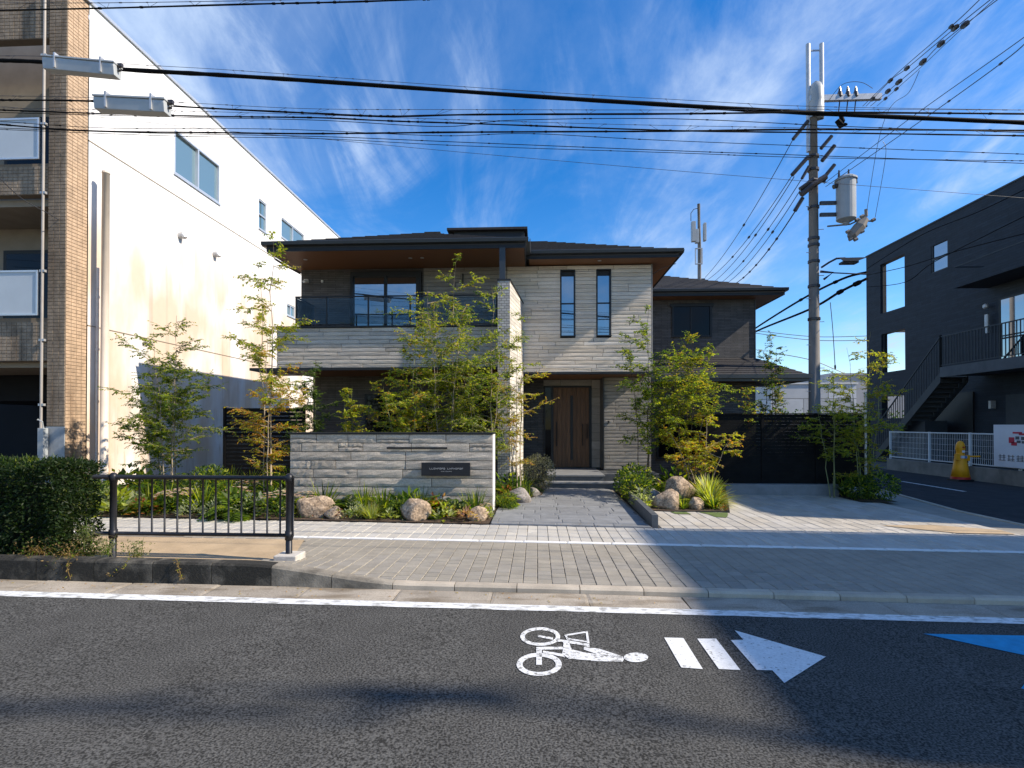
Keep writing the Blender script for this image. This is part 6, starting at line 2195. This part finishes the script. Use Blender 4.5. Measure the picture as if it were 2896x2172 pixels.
for k, lb, x, y, s_ in (
        ('flower', 'pale lilac flowering plant between the railing post and left boulder', tpx(862, 9.1), 9.15, 1.0),
        ('hosta', 'yellow cream leafy plant directly right of the railing post', tpx(838, 8.8), 8.85, .9),
        ('lily', 'spiky green clump against the stone wall above the left boulder', tpx(915, 9.2), 9.25, 1.15),
        ('rust', 'small orange leaved plant right of the left boulder', tpx(955, 8.6), 8.62, .5),
        ('fern', 'bright fern along the foot of the stone wall left of centre', tpx(978, 9.15), 9.2, .95),
        ('silver', 'pale silvery tuft between the two tan boulders', tpx(1000, 8.66), 8.66, .85),
        ('lily', 'green strappy clump along the wall behind the silvery tuft', tpx(1030, 9.2), 9.2, 1.0),
        ('sedge', 'small yellow green tuft right of the silvery tuft', tpx(1050, 8.66), 8.66, .55),
        ('lily', 'tall strappy clump at the wall left of the round boulder', tpx(1085, 9.15), 9.15, 1.0),
        ('hosta', 'low pale leaves in front of the wall left of the round boulder', tpx(1100, 8.62), 8.62, .55),
        ('fatsia', 'deep green leaves behind the round boulder', tpx(1148, 9.2), 9.2, .95),
        ('fern', 'dark fern against the wall right of the round boulder', tpx(1195, 9.2), 9.2, .95),
        ('rust', 'orange tipped plant under the left edge of the name plate', tpx(1235, 9.15), 9.15, .95),
        ('hosta', 'light green spiky leaves right of the round boulder', tpx(1255, 8.68), 8.68, .75),
        ('silver', 'grey leaved plant under the name plate', tpx(1292, 9.1), 9.1, .95),
        ('heuchera', 'bronze rosette at the right front corner of the wall bed', tpx(1318, 8.66), 8.66, .8),
        ('lily', 'grey green strappy clump at the right end of the stone wall', tpx(1345, 9.1), 9.15, .9),
        ('flower', 'small flowering plant at the right end of the stone wall', tpx(1372, 8.8), 9.0, .55),
        ('grey_ball', 'rounded grey shrub beside the entrance steps', 0.02, 12.6, .98),
        ('lily', 'green leaves in front of the rounded grey shrub', -0.35, 11.9, .95),
        ('rust', 'orange red plant right of the stone wall end', -0.62, 11.2, .8),
        ('fern', 'fern between the stone wall end and the path', -0.62, 10.25, .75),
        ('dark_fern', 'dark fern behind the boulder at the left path edge', -0.65, 11.7, 1.0),
        ('fatsia', 'glossy leaves at the foot of the wing wall', -0.7, 12.3, 1.1),
        ('bushy', 'small shrub squeezed between wall end and path boulder', -0.55, 9.9, .5),
        ('bushy', 'dark rounded shrub at the left end of the right bed', 2.12, 11.7, 1.2),
        ('bushy', 'dark shrub close to the path kerb', 2.06, 11.15, .9),
        ('flower', 'white flowered shrublet behind the right boulders', 2.45, 11.75, 1.1),
        ('silver', 'pale variegated shrub left of the round boulder', 2.06, 10.5, 1.15),
        ('hosta', 'pale yellow leaves at the left front of the right bed', 2.02, 10.25, .7),
        ('spiky_ball', 'big yellow green spiky clump at the right of the boulders', 3.42, 10.75, 1.15),
        ('spiky_ball', 'second spiky yellow green clump behind the big one', 3.55, 11.25, 1.3),
        ('lily', 'dark green strappy clump under the big spiky clump', 3.38, 10.35, .75),
        ('lily', 'green leaves between the round and the speckled boulders', 2.78, 10.28, .5),
        ('fern', 'fern tumbling between the two upper boulders', 2.78, 10.75, .8),
        ('rust', 'small orange plant at the right corner of the boulder bed', 3.5, 10.2, .35),
        ('dark_fern', 'dark fern in the shade behind the big spiky clump', 3.7, 11.9, 1.1),
        ('fern', 'fern near the wall behind the boulder pile', 2.9, 12.6, 1.2),
        ('fatsia', 'broad leaves near the house corner behind the boulders', 3.3, 13.2, 1.3),
        ('bushy', 'dark shrub at the left front of the corner bed by the fence', 7.15, 12.15, .95),
        ('bushy', 'dark shrub at the right of the corner bed by the fence', 7.55, 12.1, 1.0),
        ('bushy', 'dark shrub at the back of the corner bed by the fence', 7.35, 12.55, .9),
        ('lily', 'strappy leaves at the back of the corner bed by the fence', 7.1, 12.6, 1.0)):
    P_(k, lb, x, y, s_)
# creeping ground cover between the plants
lv = Leaves()
r = random.Random(61)
for i in range(9000):
    if r.random() < .75:
        x, y = r.uniform(-9.3, -4.4), r.uniform(8.45, 12.2)
    elif r.random() < .5:
        x, y = r.uniform(-4.4, -0.85), r.uniform(8.5, 9.4)
        if r.random() < .4:
            y = r.uniform(9.9, 12)
    else:
        x, y = r.uniform(1.95, 3.6), r.uniform(10.15, 13.6)
    d = noise.noise(Vector((x * 2, y * 2, 0)))
    if d < -.1:
        continue
    lv.leaf((x, y, gz(x, .02 + r.random() * .12 * (d + .3))), rv(r) + Vector((0, 0, .3)), Vector((0, 0, 1)) + rv(r) * .8, r.uniform(.03, .06), .025, pick(((2, DEEP), (3, GREEN), (1, LIME), (.4, RUST)), r))
lv.build('ground_cover', None, kind='stuff', label='low creeping ground cover between the bed plants')
# fallen leaves on the gutter and soil
lv = Leaves()
for i in range(260):
    x, y = r.uniform(-6, 1.5), r.choice((r.uniform(4.95, 5.22), r.uniform(8.42, 8.6), r.uniform(5.4, 8.3)))
    if y > 5.3 and y < 8.4 and r.random() < .8:
        continue
    lv.leaf((x, y, gz(x, -.052 if y < 5.3 else .016)), Vector((r.uniform(-1, 1), r.uniform(-1, 1), .05)), Vector((0, 0, 1)), r.uniform(.015, .035), .014, pick(((2, ORANGE), (1, (0.2, .12, .05)), (1, YELLOW)), r))
lv.build('fallen_leaves', None, kind='stuff', label='scattered dry leaves')
print('stones', n1, n2, n3, n4)
